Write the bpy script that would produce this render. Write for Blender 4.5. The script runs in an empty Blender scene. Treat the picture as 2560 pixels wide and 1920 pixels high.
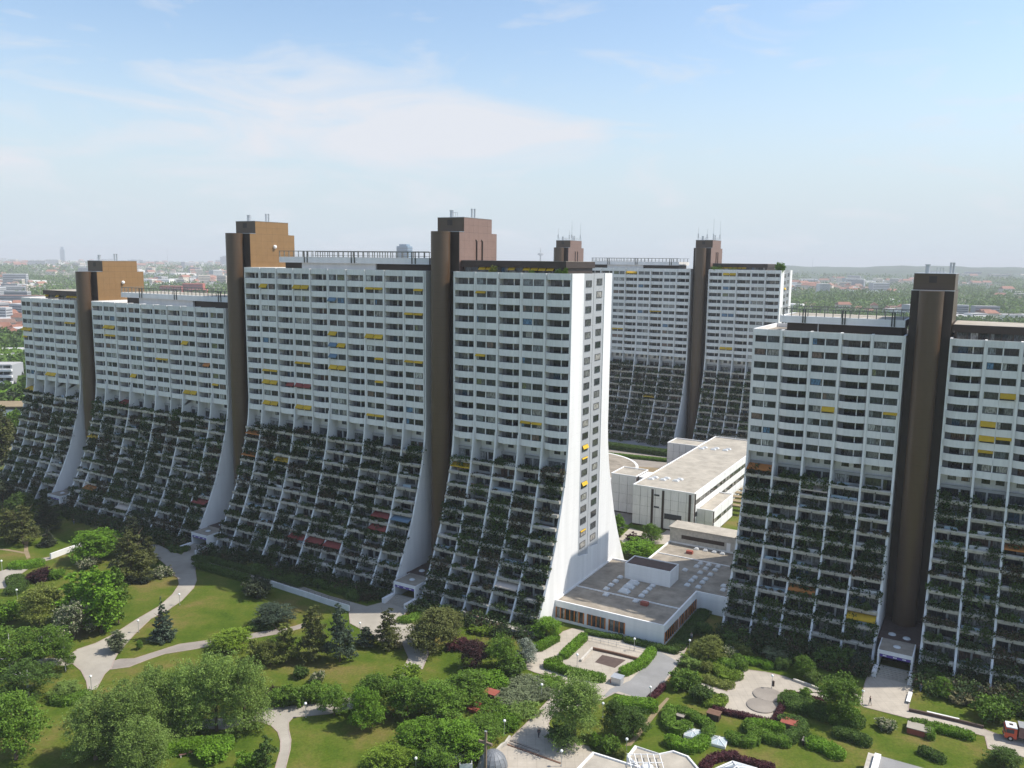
import bpy, math, random
from mathutils import Vector, Matrix
R_ = math.radians
scene = bpy.context.scene
COL = scene.collection

# ---------------------------------------------------------------- camera
CAM_H = 77.6
cam_data = bpy.data.cameras.new('camera')
cam = bpy.data.objects.new('camera', cam_data)
COL.objects.link(cam)
cam_data.sensor_width = 36.0
cam_data.lens = 29.48
cam_data.clip_start = 1.0
cam_data.clip_end = 60000.0
cam.matrix_world = (Matrix.Translation((0, 0, CAM_H)) @ Matrix.Rotation(R_(90 - 8.344), 4, 'X')
                    @ Matrix.Rotation(R_(0.689), 4, 'Z'))
scene.camera = cam

# ---------------------------------------------------------------- light
SUN_EL, SUN_AZ = R_(53.0), R_(3.0)          # azimuth measured from +X towards +Y
sun_dir = Vector((math.cos(SUN_EL) * math.cos(SUN_AZ), math.cos(SUN_EL) * math.sin(SUN_AZ), math.sin(SUN_EL)))
sun_data = bpy.data.lights.new('sun', 'SUN')
sun_data.energy = 4.2
sun_data.angle = R_(0.53)
sun_data.color = (1.0, 0.95, 0.86)
sun = bpy.data.objects.new('sun', sun_data)
COL.objects.link(sun)
sun.rotation_euler = (-sun_dir).to_track_quat('-Z', 'Y').to_euler()

world = bpy.data.worlds.new('World')
scene.world = world
world.use_nodes = True
wn, wl = world.node_tree.nodes, world.node_tree.links
wn.clear()
w_out = wn.new('ShaderNodeOutputWorld')
w_bg = wn.new('ShaderNodeBackground')
w_bg.inputs['Strength'].default_value = 0.14
sky = wn.new('ShaderNodeTexSky')
sky.sky_type = 'NISHITA'
sky.sun_disc = False
sky.sun_elevation = SUN_EL
sky.sun_rotation = R_(87.0)                 # clockwise from +Y: the sun stands to the +X side
sky.altitude = 250.0
sky.air_density = 1.15
sky.dust_density = 1.0
sky.ozone_density = 1.6
# thin cirrus: stretched noise over the direction of view, one larger bank where the noise is high
w_tc = wn.new('ShaderNodeTexCoord')
w_map = wn.new('ShaderNodeMapping')
w_map.inputs['Scale'].default_value = (2.2, 2.2, 9.0)
w_map.inputs['Rotation'].default_value = (0.0, 0.10, 0.0)
w_map.inputs['Location'].default_value = (0.35, 0.0, 0.15)
w_no = wn.new('ShaderNodeTexNoise')
w_no.inputs['Scale'].default_value = 2.3
w_no.inputs['Detail'].default_value = 9.0
w_no.inputs['Roughness'].default_value = 0.58
w_no.inputs['Distortion'].default_value = 0.7
w_cr = wn.new('ShaderNodeValToRGB')
w_cr.color_ramp.elements[0].position = 0.44
w_cr.color_ramp.elements[1].position = 0.70
# the cloud bank of the photograph: a flat lens of cirrus around one direction of the sky
bank = Vector((-0.088, 0.985, 0.147)).normalized()
w_dm = wn.new('ShaderNodeVectorMath'); w_dm.operation = 'SUBTRACT'
w_dm.inputs[1].default_value = bank
w_ds = wn.new('ShaderNodeVectorMath'); w_ds.operation = 'MULTIPLY'
w_ds.inputs[1].default_value = (4.2, 1.0, 17.5)
w_dl = wn.new('ShaderNodeVectorMath'); w_dl.operation = 'LENGTH'
w_mr = wn.new('ShaderNodeMapRange')
w_mr.inputs['From Min'].default_value = 1.15
w_mr.inputs['From Max'].default_value = 0.25
w_mr.inputs['To Min'].default_value = 0.0
w_mr.inputs['To Max'].default_value = 0.34
w_add = wn.new('ShaderNodeMath'); w_add.operation = 'ADD'
w_fac = wn.new('ShaderNodeMath'); w_fac.operation = 'MULTIPLY'
w_fac.inputs[1].default_value = 0.95
w_mix = wn.new('ShaderNodeMixRGB')
w_mix.inputs['Color2'].default_value = (4.35, 4.50, 4.85, 1)
wl.new(w_tc.outputs['Generated'], w_map.inputs['Vector'])
wl.new(w_map.outputs['Vector'], w_no.inputs['Vector'])
wl.new(w_tc.outputs['Generated'], w_dm.inputs[0])
wl.new(w_dm.outputs['Vector'], w_ds.inputs[0])
wl.new(w_ds.outputs['Vector'], w_dl.inputs[0])
wl.new(w_dl.outputs['Value'], w_mr.inputs['Value'])
# a second, fainter and broader bank lower down
w_dm2 = wn.new('ShaderNodeVectorMath'); w_dm2.operation = 'SUBTRACT'
w_dm2.inputs[1].default_value = Vector((-0.36, 0.92, 0.115)).normalized()
w_ds2 = wn.new('ShaderNodeVectorMath'); w_ds2.operation = 'MULTIPLY'
w_ds2.inputs[1].default_value = (2.3, 1.0, 13.0)
w_dl2 = wn.new('ShaderNodeVectorMath'); w_dl2.operation = 'LENGTH'
w_mr2 = wn.new('ShaderNodeMapRange')
w_mr2.inputs['From Min'].default_value = 1.2; w_mr2.inputs['From Max'].default_value = 0.2
w_mr2.inputs['To Min'].default_value = 0.0; w_mr2.inputs['To Max'].default_value = 0.15
w_mx = wn.new('ShaderNodeMath'); w_mx.operation = 'MAXIMUM'
wl.new(w_tc.outputs['Generated'], w_dm2.inputs[0]); wl.new(w_dm2.outputs['Vector'], w_ds2.inputs[0])
wl.new(w_ds2.outputs['Vector'], w_dl2.inputs[0]); wl.new(w_dl2.outputs['Value'], w_mr2.inputs['Value'])
wl.new(w_mr.outputs['Result'], w_mx.inputs[0]); wl.new(w_mr2.outputs['Result'], w_mx.inputs[1])
wl.new(w_no.outputs['Fac'], w_add.inputs[0])
wl.new(w_mx.outputs['Value'], w_add.inputs[1])
w_sub = wn.new('ShaderNodeMath'); w_sub.operation = 'SUBTRACT'
w_sub.inputs[1].default_value = 0.10
wl.new(w_add.outputs['Value'], w_sub.inputs[0])
wl.new(w_sub.outputs['Value'], w_cr.inputs['Fac'])
wl.new(w_cr.outputs['Color'], w_fac.inputs[0])
wl.new(w_fac.outputs['Value'], w_mix.inputs['Fac'])
# pale aerosol veil over the horizon, the same all round
w_sp = wn.new('ShaderNodeSeparateXYZ')
wl.new(w_tc.outputs['Generated'], w_sp.inputs['Vector'])
w_hr = wn.new('ShaderNodeMapRange'); w_hr.interpolation_type = 'SMOOTHERSTEP'
w_hr.inputs['From Min'].default_value = 0.30; w_hr.inputs['From Max'].default_value = -0.02
w_hr.inputs['To Min'].default_value = 0.0; w_hr.inputs['To Max'].default_value = 0.97
wl.new(w_sp.outputs['Z'], w_hr.inputs['Value'])
w_ve = wn.new('ShaderNodeMixRGB'); w_ve.inputs['Color2'].default_value = (3.52, 4.08, 4.58, 1)
wl.new(w_hr.outputs['Result'], w_ve.inputs['Fac'])
wl.new(sky.outputs['Color'], w_ve.inputs['Color1'])
wl.new(w_ve.outputs['Color'], w_mix.inputs['Color1'])
wl.new(w_mix.outputs['Color'], w_bg.inputs['Color'])
wl.new(w_bg.outputs['Background'], w_out.inputs['Surface'])

scene.view_settings.view_transform = 'Standard'
scene.view_settings.look = 'None'
scene.view_settings.exposure = 0.4
scene.view_settings.gamma = 1.0
scene.view_settings.use_curve_mapping = False
scene.render.engine = 'CYCLES'
scene.cycles.use_denoising = True
scene.cycles.max_bounces = 6
scene.cycles.diffuse_bounces = 3
scene.cycles.glossy_bounces = 3
scene.cycles.transmission_bounces = 4
scene.cycles.transparent_max_bounces = 6
scene.cycles.volume_bounces = 0
scene.cycles.caustics_reflective = False
scene.cycles.caustics_refractive = False

# ---------------------------------------------------------------- helpers
rng = random.Random(11)

def new_mat(name):
    m = bpy.data.materials.new(name)
    m.use_nodes = True
    nt = m.node_tree
    return m, nt.nodes, nt.links, nt.nodes['Principled BSDF']

def mat(name, col, rough=0.8, var=0.12, scale=0.6, bump=0.0, bscale=8.0, spec=0.3, metal=0.0, rand=0.0, stretch=(1, 1, 1), detail=5.0, band=None, grid=None, stain=0.0):
    """plain surface: base colour with noise mottling, a per-object shade and fine relief"""
    m, n, l, p = new_mat(name)
    p.inputs['Roughness'].default_value = rough
    p.inputs['Specular IOR Level'].default_value = spec
    p.inputs['Metallic'].default_value = metal
    tc = n.new('ShaderNodeTexCoord')
    mp = n.new('ShaderNodeMapping')
    mp.inputs['Scale'].default_value = stretch
    oi = n.new('ShaderNodeObjectInfo')
    ad = n.new('ShaderNodeVectorMath'); ad.operation = 'ADD'
    sc = n.new('ShaderNodeVectorMath'); sc.operation = 'SCALE'
    l.new(oi.outputs['Location'], sc.inputs[0]); sc.inputs['Scale'].default_value = 1.37
    l.new(tc.outputs['Object'], ad.inputs[0]); l.new(sc.outputs['Vector'], ad.inputs[1])
    l.new(ad.outputs['Vector'], mp.inputs['Vector'])
    no = n.new('ShaderNodeTexNoise')
    no.inputs['Scale'].default_value = scale
    no.inputs['Detail'].default_value = detail
    no.inputs['Roughness'].default_value = 0.6
    l.new(mp.outputs['Vector'], no.inputs['Vector'])
    mr = n.new('ShaderNodeMapRange')
    mr.inputs['From Min'].default_value = 0.3; mr.inputs['From Max'].default_value = 0.7
    mr.inputs['To Min'].default_value = 1 - var; mr.inputs['To Max'].default_value = 1 + var
    l.new(no.outputs['Fac'], mr.inputs['Value'])
    rr = n.new('ShaderNodeMapRange')
    rr.inputs['To Min'].default_value = 1 - rand; rr.inputs['To Max'].default_value = 1 + rand
    l.new(oi.outputs['Random'], rr.inputs['Value'])
    mu = n.new('ShaderNodeMath'); mu.operation = 'MULTIPLY'
    l.new(mr.outputs['Result'], mu.inputs[0]); l.new(rr.outputs['Result'], mu.inputs[1])
    val = mu.outputs['Value']
    def times(v, w):
        q = n.new('ShaderNodeMath'); q.operation = 'MULTIPLY'; l.new(v, q.inputs[0]); l.new(w, q.inputs[1]); return q.outputs['Value']
    def lines(axis, period, width, dark):
        sp = n.new('ShaderNodeSeparateXYZ'); l.new(tc.outputs['Object'], sp.inputs['Vector'])
        dv = n.new('ShaderNodeMath'); dv.operation = 'DIVIDE'; dv.inputs[1].default_value = period; l.new(sp.outputs[axis], dv.inputs[0])
        fr = n.new('ShaderNodeMath'); fr.operation = 'FRACT'; l.new(dv.outputs['Value'], fr.inputs[0])
        lt = n.new('ShaderNodeMath'); lt.operation = 'LESS_THAN'; lt.inputs[1].default_value = width / period; l.new(fr.outputs['Value'], lt.inputs[0])
        m_ = n.new('ShaderNodeMapRange'); m_.inputs['To Min'].default_value = 1.0; m_.inputs['To Max'].default_value = 1 - dark; l.new(lt.outputs['Value'], m_.inputs['Value'])
        return m_.outputs['Result']
    if band: val = times(val, lines('Z', *band))
    if grid:
        val = times(val, lines('X', *grid)); val = times(val, lines('Y', *grid))
    if stain:
        sn = n.new('ShaderNodeTexNoise'); sn.inputs['Scale'].default_value = 0.09; sn.inputs['Detail'].default_value = 8; sn.inputs['Roughness'].default_value = .7
        l.new(tc.outputs['Object'], sn.inputs['Vector'])
        sm = n.new('ShaderNodeMapRange'); sm.inputs['From Min'].default_value = .35; sm.inputs['From Max'].default_value = .65
        sm.inputs['To Min'].default_value = 1 - stain; sm.inputs['To Max'].default_value = 1 + stain * .5; l.new(sn.outputs['Fac'], sm.inputs['Value'])
        val = times(val, sm.outputs['Result'])
    hs = n.new('ShaderNodeVectorMath'); hs.operation = 'SCALE'
    hs.inputs[0].default_value = col[:3]
    l.new(val, hs.inputs['Scale'])
    l.new(hs.outputs['Vector'], p.inputs['Base Color'])
    if bump > 0:
        bn = n.new('ShaderNodeTexNoise'); bn.inputs['Scale'].default_value = bscale; bn.inputs['Detail'].default_value = 4
        l.new(mp.outputs['Vector'], bn.inputs['Vector'])
        bu = n.new('ShaderNodeBump'); bu.inputs['Strength'].default_value = bump; bu.inputs['Distance'].default_value = 0.1
        l.new(bn.outputs['Fac'], bu.inputs['Height']); l.new(bu.outputs['Normal'], p.inputs['Normal'])
    return m

def leaf_mat(name, col, var=0.55, trans=0.28, flower=None, famt=0.0):
    """foliage: diffuse + translucent, tone varied by clump, by leaf position and by plant"""
    m = bpy.data.materials.new(name); m.use_nodes = True
    n, l = m.node_tree.nodes, m.node_tree.links
    n.clear()
    out = n.new('ShaderNodeOutputMaterial')
    di = n.new('ShaderNodeBsdfPrincipled'); di.inputs['Roughness'].default_value = 0.62
    di.inputs['Specular IOR Level'].default_value = 0.25
    tr = n.new('ShaderNodeBsdfTranslucent')
    mx = n.new('ShaderNodeMixShader'); mx.inputs['Fac'].default_value = trans
    geo = n.new('ShaderNodeNewGeometry'); oi = n.new('ShaderNodeObjectInfo')
    no = n.new('ShaderNodeTexNoise'); no.inputs['Scale'].default_value = 0.9; no.inputs['Detail'].default_value = 3
    wnz = n.new('ShaderNodeTexNoise'); wnz.inputs['Scale'].default_value = 4.5; wnz.inputs['Detail'].default_value = 2
    l.new(geo.outputs['Position'], no.inputs['Vector'])
    l.new(geo.outputs['Position'], wnz.inputs['Vector'])
    a = n.new('ShaderNodeMath'); a.operation = 'ADD'
    l.new(no.outputs['Fac'], a.inputs[0]); l.new(wnz.outputs['Fac'], a.inputs[1])
    mr = n.new('ShaderNodeMapRange')
    mr.inputs['From Min'].default_value = 0.7; mr.inputs['From Max'].default_value = 1.3
    mr.inputs['To Min'].default_value = 1 - var; mr.inputs['To Max'].default_value = 1 + var
    l.new(a.outputs['Value'], mr.inputs['Value'])
    rr = n.new('ShaderNodeMapRange'); rr.inputs['To Min'].default_value = 0.85; rr.inputs['To Max'].default_value = 1.15
    l.new(oi.outputs['Random'], rr.inputs['Value'])
    mu = n.new('ShaderNodeMath'); mu.operation = 'MULTIPLY'
    l.new(mr.outputs['Result'], mu.inputs[0]); l.new(rr.outputs['Result'], mu.inputs[1])
    sc = n.new('ShaderNodeVectorMath'); sc.operation = 'SCALE'; sc.inputs[0].default_value = col
    l.new(mu.outputs['Value'], sc.inputs['Scale'])
    colour = sc.outputs['Vector']
    if flower:
        fn = n.new('ShaderNodeTexNoise'); fn.inputs['Scale'].default_value = 2.6; fn.inputs['Detail'].default_value = 1
        l.new(geo.outputs['Position'], fn.inputs['Vector'])
        th = n.new('ShaderNodeMath'); th.operation = 'LESS_THAN'; th.inputs[1].default_value = 0.5 - 0.25 * (0.5 - famt)
        l.new(fn.outputs['Fac'], th.inputs[0])
        fm = n.new('ShaderNodeMixRGB'); fm.inputs['Color2'].default_value = (*flower, 1)
        l.new(th.outputs['Value'], fm.inputs['Fac']); l.new(colour, fm.inputs['Color1'])
        colour = fm.outputs['Color']
    l.new(colour, di.inputs['Base Color'])
    l.new(colour, tr.inputs['Color'])
    l.new(di.outputs['BSDF'], mx.inputs[1]); l.new(tr.outputs['BSDF'], mx.inputs[2])
    l.new(mx.outputs['Shader'], out.inputs['Surface'])
    return m

class MB:
    """collects faces; build() makes one mesh object"""
    def __init__(s): s.v = []; s.f = []; s.m = []
    def add(s, vs, fs, mi=0):
        o = len(s.v); s.v.extend(vs)
        for f in fs: s.f.append(tuple(i + o for i in f)); s.m.append(mi)
    def box(s, x0, x1, y0, y1, z0, z1, mi=0):
        s.add([(x0, y0, z0), (x1, y0, z0), (x1, y1, z0), (x0, y1, z0), (x0, y0, z1), (x1, y0, z1), (x1, y1, z1), (x0, y1, z1)],
              [(3, 2, 1, 0), (4, 5, 6, 7), (0, 1, 5, 4), (1, 2, 6, 5), (2, 3, 7, 6), (3, 0, 4, 7)], mi)
    def prism(s, poly, z0, z1, mi=0, top=None):
        n = len(poly)
        area = sum(poly[i][0] * poly[(i + 1) % n][1] - poly[(i + 1) % n][0] * poly[i][1] for i in range(n))
        if area < 0: poly = poly[::-1]
        s.add([(p[0], p[1], z0) for p in poly] + [(p[0], p[1], z1) for p in poly],
              [tuple(range(n - 1, -1, -1))] + [(i, (i + 1) % n, n + (i + 1) % n, n + i) for i in range(n)], mi)
        s.add([(p[0], p[1], z1) for p in poly], [tuple(range(n))], mi if top is None else top)
    def xprism(s, poly, x0, x1, mi=0):
        """poly in (y, z), extruded along x"""
        n = len(poly)
        s.add([(x0, p[0], p[1]) for p in poly] + [(x1, p[0], p[1]) for p in poly],
              [tuple(range(n - 1, -1, -1)), tuple(range(n, 2 * n))] + [(i, (i + 1) % n, n + (i + 1) % n, n + i) for i in range(n)], mi)
    def tube(s, pts, rad, n=6, mi=0, cap=True):
        """tapered tube along points"""
        rings = []
        for i, p in enumerate(pts):
            a = Vector(pts[max(i - 1, 0)]); b = Vector(pts[min(i + 1, len(pts) - 1)])
            d = (b - a).normalized()
            u = d.orthogonal().normalized(); w = d.cross(u)
            r = rad[i] if isinstance(rad, (list, tuple)) else rad
            rings.append([tuple(Vector(p) + (u * math.cos(2 * math.pi * k / n) + w * math.sin(2 * math.pi * k / n)) * r) for k in range(n)])
        vs = [v for ring in rings for v in ring]
        fs = [(i * n + k, i * n + (k + 1) % n, (i + 1) * n + (k + 1) % n, (i + 1) * n + k) for i in range(len(pts) - 1) for k in range(n)]
        if cap:
            fs.append(tuple(range(n - 1, -1, -1))); fs.append(tuple(range((len(pts) - 1) * n, len(pts) * n)))
        s.add(vs, fs, mi)
    def cyl(s, x, y, z0, z1, r, n=12, mi=0, r1=None):
        s.tube([(x, y, z0), (x, y, z1)], [r, r if r1 is None else r1], n, mi)
    def ball(s, x, y, z, r, n=8, mi=0, sz=1.0):
        vs = [(x, y, z - r * sz)]
        for i in range(1, n // 2):
            t = math.pi * i / (n // 2)
            for k in range(n):
                a = 2 * math.pi * k / n
                vs.append((x + r * math.sin(t) * math.cos(a), y + r * math.sin(t) * math.sin(a), z - r * sz * math.cos(t)))
        vs.append((x, y, z + r * sz))
        fs = [(0, 1 + (k + 1) % n, 1 + k) for k in range(n)]
        for i in range(n // 2 - 2):
            b = 1 + i * n
            fs += [(b + k, b + (k + 1) % n, b + n + (k + 1) % n, b + n + k) for k in range(n)]
        b = 1 + (n // 2 - 2) * n
        fs += [(b + k, b + (k + 1) % n, len(vs) - 1) for k in range(n)]
        s.add(vs, fs, mi)
    def mesh(s, name, mats):
        me = bpy.data.meshes.new(name)
        me.from_pydata(s.v, [], s.f)
        for mm in (mats if isinstance(mats, (list, tuple)) else [mats]): me.materials.append(mm)
        if any(s.m): me.polygons.foreach_set('material_index', s.m)
        me.update()
        return me
    def build(s, name, mats, parent=None, loc=None):
        return link(name, s.mesh(name, mats), parent, loc)

def link(name, me, parent=None, loc=None, rz=None, scale=None):
    o = bpy.data.objects.new(name, me)
    COL.objects.link(o)
    if parent is not None: o.parent = parent
    if loc is not None: o.location = loc
    if rz is not None: o.rotation_euler = (0, 0, rz)
    if scale is not None: o.scale = scale
    return o

def empty(name, loc=(0, 0, 0), rz=0.0):
    o = bpy.data.objects.new(name, None)
    COL.objects.link(o)
    o.location = loc; o.rotation_euler = (0, 0, rz); o.empty_display_size = 0.5
    return o

def tag(o, label=None, cat=None, group=None, kind=None):
    if label: o['label'] = label
    if cat: o['category'] = cat
    if group: o['group'] = group
    if kind: o['kind'] = kind
    return o

# ---------------------------------------------------------------- materials
M = {}
M['white'] = mat('white_facade_panel', (0.77, 0.755, 0.735), 0.7, 0.07, 0.9, 0.05, 3, rand=0.05, stretch=(2.2, 2.2, 0.35))
M['white_wall'] = mat('white_wall_paint', (0.79, 0.78, 0.765), 0.75, 0.07, 0.35, 0.03, 3, stretch=(1.5, 1.5, 0.12), band=(2.85, .05, .10))
M['fin'] = mat('white_fin_concrete', (0.74, 0.735, 0.72), 0.75, 0.06, 0.5, 0.04, 4, stretch=(1.5, 1.5, 0.35))
M['strip'] = mat('ribbed_grey_cladding', (0.50, 0.51, 0.52), 0.6, 0.07, 6.0, 0.25, 14, stretch=(1, 1.6, 0.02))
M['planter'] = mat('weathered_planter_concrete', (0.48, 0.445, 0.39), 0.9, 0.22, 1.2, 0.15, 6, rand=0.10)
M['frame'] = mat('dark_window_frame', (0.06, 0.062, 0.07), 0.5, 0.1)
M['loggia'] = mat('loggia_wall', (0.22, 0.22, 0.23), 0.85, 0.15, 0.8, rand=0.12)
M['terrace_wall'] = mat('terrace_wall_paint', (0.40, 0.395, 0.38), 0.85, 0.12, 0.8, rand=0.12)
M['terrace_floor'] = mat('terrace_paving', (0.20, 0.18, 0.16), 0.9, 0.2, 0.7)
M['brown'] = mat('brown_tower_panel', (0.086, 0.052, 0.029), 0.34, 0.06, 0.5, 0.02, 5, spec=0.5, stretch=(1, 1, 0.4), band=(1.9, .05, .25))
M['brown_sunlit'] = mat('sunlit_ochre_tone', (0.245, 0.142, 0.058), 0.5, 0.07, 0.6, 0.02, 5, spec=0.4)  # sunlight on the brown tower sides, put into the panel colour
M['rose_sheen'] = mat('sunlit_rose_sheen', (0.215, 0.140, 0.115), 0.5, 0.06, 0.6, 0.02, 5, spec=0.4)  # rosy sheen of the sunlit brown sides, painted into the colour
M['brown_dark'] = mat('dark_brown_fascia', (0.055, 0.040, 0.033), 0.5, 0.1, 0.5)
M['metal'] = mat('galvanised_metal', (0.55, 0.56, 0.57), 0.4, 0.08, 2, metal=0.6)
M['dark_metal'] = mat('dark_railing_metal', (0.06, 0.065, 0.06), 0.5, 0.1)
M['pale_rail'] = mat('weathered_railing', (0.17, 0.175, 0.16), 0.6, 0.1)
M['kerb'] = mat('pinkish_kerb', (0.36, 0.29, 0.25), 0.95, 0.15, 1.0)
M['gravel'] = mat('roof_gravel', (0.29, 0.25, 0.20), 0.95, 0.32, 0.35, 0.3, 9, detail=9)
M['gravel_light'] = mat('pale_roof_gravel', (0.39, 0.35, 0.29), 0.95, 0.22, 0.3, 0.3, 9, detail=9)
M['yellow'] = mat('yellow_awning_cloth', (0.62, 0.39, 0.03), 0.8, 0.08, 2, rand=0.12)
M['orange'] = mat('orange_awning_cloth', (0.46, 0.18, 0.05), 0.8, 0.08, 2)
M['red'] = mat('red_awning_cloth', (0.26, 0.06, 0.05), 0.8, 0.08, 2)
M['blue'] = mat('blue_awning_cloth', (0.14, 0.22, 0.30), 0.8, 0.08, 2)
M['beige'] = mat('beige_awning_cloth', (0.55, 0.47, 0.40), 0.8, 0.08, 2)
M['concrete'] = mat('pale_path_concrete', (0.375, 0.34, 0.285), 0.95, 0.10, 0.25, 0.12, 5, detail=8, stain=.14)
M['asphalt'] = mat('grey_asphalt', (0.27, 0.265, 0.26), 0.95, 0.10, 0.25, 0.12, 7, detail=8, stain=.15)
M['paving'] = mat('beige_paving', (0.43, 0.38, 0.315), 0.95, 0.09, 0.5, 0.10, 4, detail=8, stain=.14, grid=(1.5, .09, .14))
M['path_grey'] = mat('worn_grey_path', (0.29, 0.255, 0.22), 0.95, 0.12, 0.3, 0.12, 5, detail=8, stain=.15)
M['dirt'] = mat('bare_earth', (0.26, 0.20, 0.12), 0.95, 0.2, 0.5, 0.2, 5)
M['soil_and_shade'] = mat('dark_soil_and_shade', (0.10, 0.07, 0.06), 0.95, 0.2, 1.0)  # also serves as painted shade on the canopy rear roofs
M['brown_wood'] = mat('brown_timber', (0.16, 0.09, 0.06), 0.8, 0.15, 2, stretch=(1, 1, 4))
M['red_roofing'] = mat('red_painted_board', (0.30, 0.085, 0.06), 0.7, 0.1, 1)
M['orange_frame'] = mat('orange_window_frame', (0.55, 0.18, 0.035), 0.6, 0.1, 2)
M['bark'] = mat('tree_bark', (0.13, 0.095, 0.065), 0.9, 0.25, 2.5, 0.4, 9, stretch=(1, 1, 0.3))
M['birch_bark'] = mat('pale_birch_bark', (0.55, 0.53, 0.50), 0.85, 0.25, 3, stretch=(1, 1, 2))
M['globe'] = mat('white_lamp_globe', (0.86, 0.86, 0.84), 0.35, 0.02)
M['dome'] = mat('acrylic_rooflight', (0.62, 0.63, 0.63), 0.25, 0.04, spec=0.5)
M['glass_roof'] = mat('pale_skylight_glass', (0.42, 0.48, 0.50), 0.12, 0.10, 1.0, spec=0.6)
M['cloth_dark'] = mat('dark_clothing', (0.03, 0.03, 0.04), 0.9)
M['cloth_blue'] = mat('blue_clothing', (0.10, 0.14, 0.22), 0.9)
M['cloth_pale'] = mat('pale_clothing', (0.45, 0.43, 0.40), 0.9)
M['skin'] = mat('skin', (0.45, 0.27, 0.2), 0.6, 0.04)
M['hair'] = mat('brown_hair', (0.05, 0.03, 0.02), 0.8)
M['truck_red'] = mat('red_truck_paint', (0.55, 0.07, 0.03), 0.3, 0.04, spec=0.5)
M['truck_white'] = mat('white_truck_paint', (0.8, 0.8, 0.8), 0.35, 0.03)
M['cargo'] = mat('maroon_cargo_side', (0.20, 0.11, 0.10), 0.6, 0.08)
M['rubber'] = mat('black_rubber', (0.02, 0.02, 0.02), 0.8)
M['purple'] = mat('purple_sign', (0.10, 0.06, 0.28), 0.5, 0.03)
M['zinc'] = mat('dark_zinc_sheet', (0.20, 0.21, 0.225), 0.6, 0.12, 1.5, metal=0.2)
M['screen'] = mat('pale_blue_balustrade', (0.33, 0.42, 0.48), 0.4, 0.1, rand=.2)
M['screen_wood'] = mat('brown_reed_screen', (0.22, 0.15, 0.10), 0.8, 0.2, 2, rand=.3)
M['screen_white'] = mat('white_garden_box', (0.62, 0.61, 0.58), 0.7, 0.1, rand=.1)
M['cross_wood'] = mat('weathered_cross_timber', (0.20, 0.15, 0.11), 0.85, 0.2, 2, stretch=(1, 1, 0.2))

def glass_mat(name, stops1):
    """window panes: a dark reflective pane, with curtains, blinds, bare glass or a painted blue reflection per pane"""
    m, n, l, p = new_mat(name)
    p.inputs['Roughness'].default_value = 0.07
    p.inputs['Specular IOR Level'].default_value = 0.5
    oi = n.new('ShaderNodeObjectInfo'); tc = n.new('ShaderNodeTexCoord')
    def ramp(stops):
        r = n.new('ShaderNodeValToRGB'); r.color_ramp.interpolation = 'CONSTANT'
        e = r.color_ramp.elements
        while len(e) < len(stops): e.new(0.5)
        for el, (pos, c) in zip(e, stops): el.position = pos; el.color = (*c, 1)
        return r
    r1 = ramp(stops1)
    mu = n.new('ShaderNodeMath'); mu.operation = 'MULTIPLY'; mu.inputs[1].default_value = 7.31
    fr = n.new('ShaderNodeMath'); fr.operation = 'FRACT'
    l.new(oi.outputs['Random'], mu.inputs[0]); l.new(mu.outputs['Value'], fr.inputs[0])
    r2 = ramp([(0, (0.024, 0.028, 0.032)), (0.35, (0.07, 0.075, 0.075)), (0.55, (0.16, 0.165, 0.16)), (0.75, (0.30, 0.29, 0.27)), (0.9, (0.05, 0.06, 0.065))])
    l.new(oi.outputs['Random'], r1.inputs['Fac']); l.new(fr.outputs['Value'], r2.inputs['Fac'])
    mu2 = n.new('ShaderNodeMath'); mu2.operation = 'MULTIPLY'; mu2.inputs[1].default_value = 13.7
    fr2 = n.new('ShaderNodeMath'); fr2.operation = 'FRACT'
    l.new(oi.outputs['Random'], mu2.inputs[0]); l.new(mu2.outputs['Value'], fr2.inputs[0])
    sep = n.new('ShaderNodeSeparateXYZ'); l.new(tc.outputs['Generated'], sep.inputs['Vector'])
    gt = n.new('ShaderNodeMath'); gt.operation = 'GREATER_THAN'
    l.new(sep.outputs['X'], gt.inputs[0]); l.new(fr2.outputs['Value'], gt.inputs[1])
    mx = n.new('ShaderNodeMixRGB')
    l.new(gt.outputs['Value'], mx.inputs['Fac']); l.new(r1.outputs['Color'], mx.inputs['Color1']); l.new(r2.outputs['Color'], mx.inputs['Color2'])
    no = n.new('ShaderNodeTexNoise'); no.inputs['Scale'].default_value = 3.0; no.inputs['Detail'].default_value = 3
    mp = n.new('ShaderNodeMapping'); mp.inputs['Scale'].default_value = (1.6, 1, 0.5)
    ad = n.new('ShaderNodeVectorMath'); ad.operation = 'ADD'
    l.new(tc.outputs['Object'], ad.inputs[0]); l.new(oi.outputs['Location'], ad.inputs[1])
    l.new(ad.outputs['Vector'], mp.inputs['Vector']); l.new(mp.outputs['Vector'], no.inputs['Vector'])
    mr = n.new('ShaderNodeMapRange'); mr.inputs['From Min'].default_value = 0.35; mr.inputs['From Max'].default_value = 0.65
    mr.inputs['To Min'].default_value = 0.45; mr.inputs['To Max'].default_value = 1.4
    l.new(no.outputs['Fac'], mr.inputs['Value'])
    vs = n.new('ShaderNodeVectorMath'); vs.operation = 'SCALE'
    l.new(mx.outputs['Color'], vs.inputs[0]); l.new(mr.outputs['Result'], vs.inputs['Scale'])
    l.new(vs.outputs['Vector'], p.inputs['Base Color'])
    return m
M['glass'] = glass_mat('window_glass', [(0, (0.016, 0.020, 0.026)), (0.32, (0.035, 0.042, 0.052)), (0.60, (0.08, 0.09, 0.10)), (0.76, (0.16, 0.17, 0.17)),
               (0.84, (0.10, 0.11, 0.06)), (0.88, (0.07, 0.12, 0.18)), (0.92, (0.14, 0.09, 0.07)), (0.96, (0.30, 0.30, 0.28))])  # the blue stop paints a sky reflection into the pane
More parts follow.
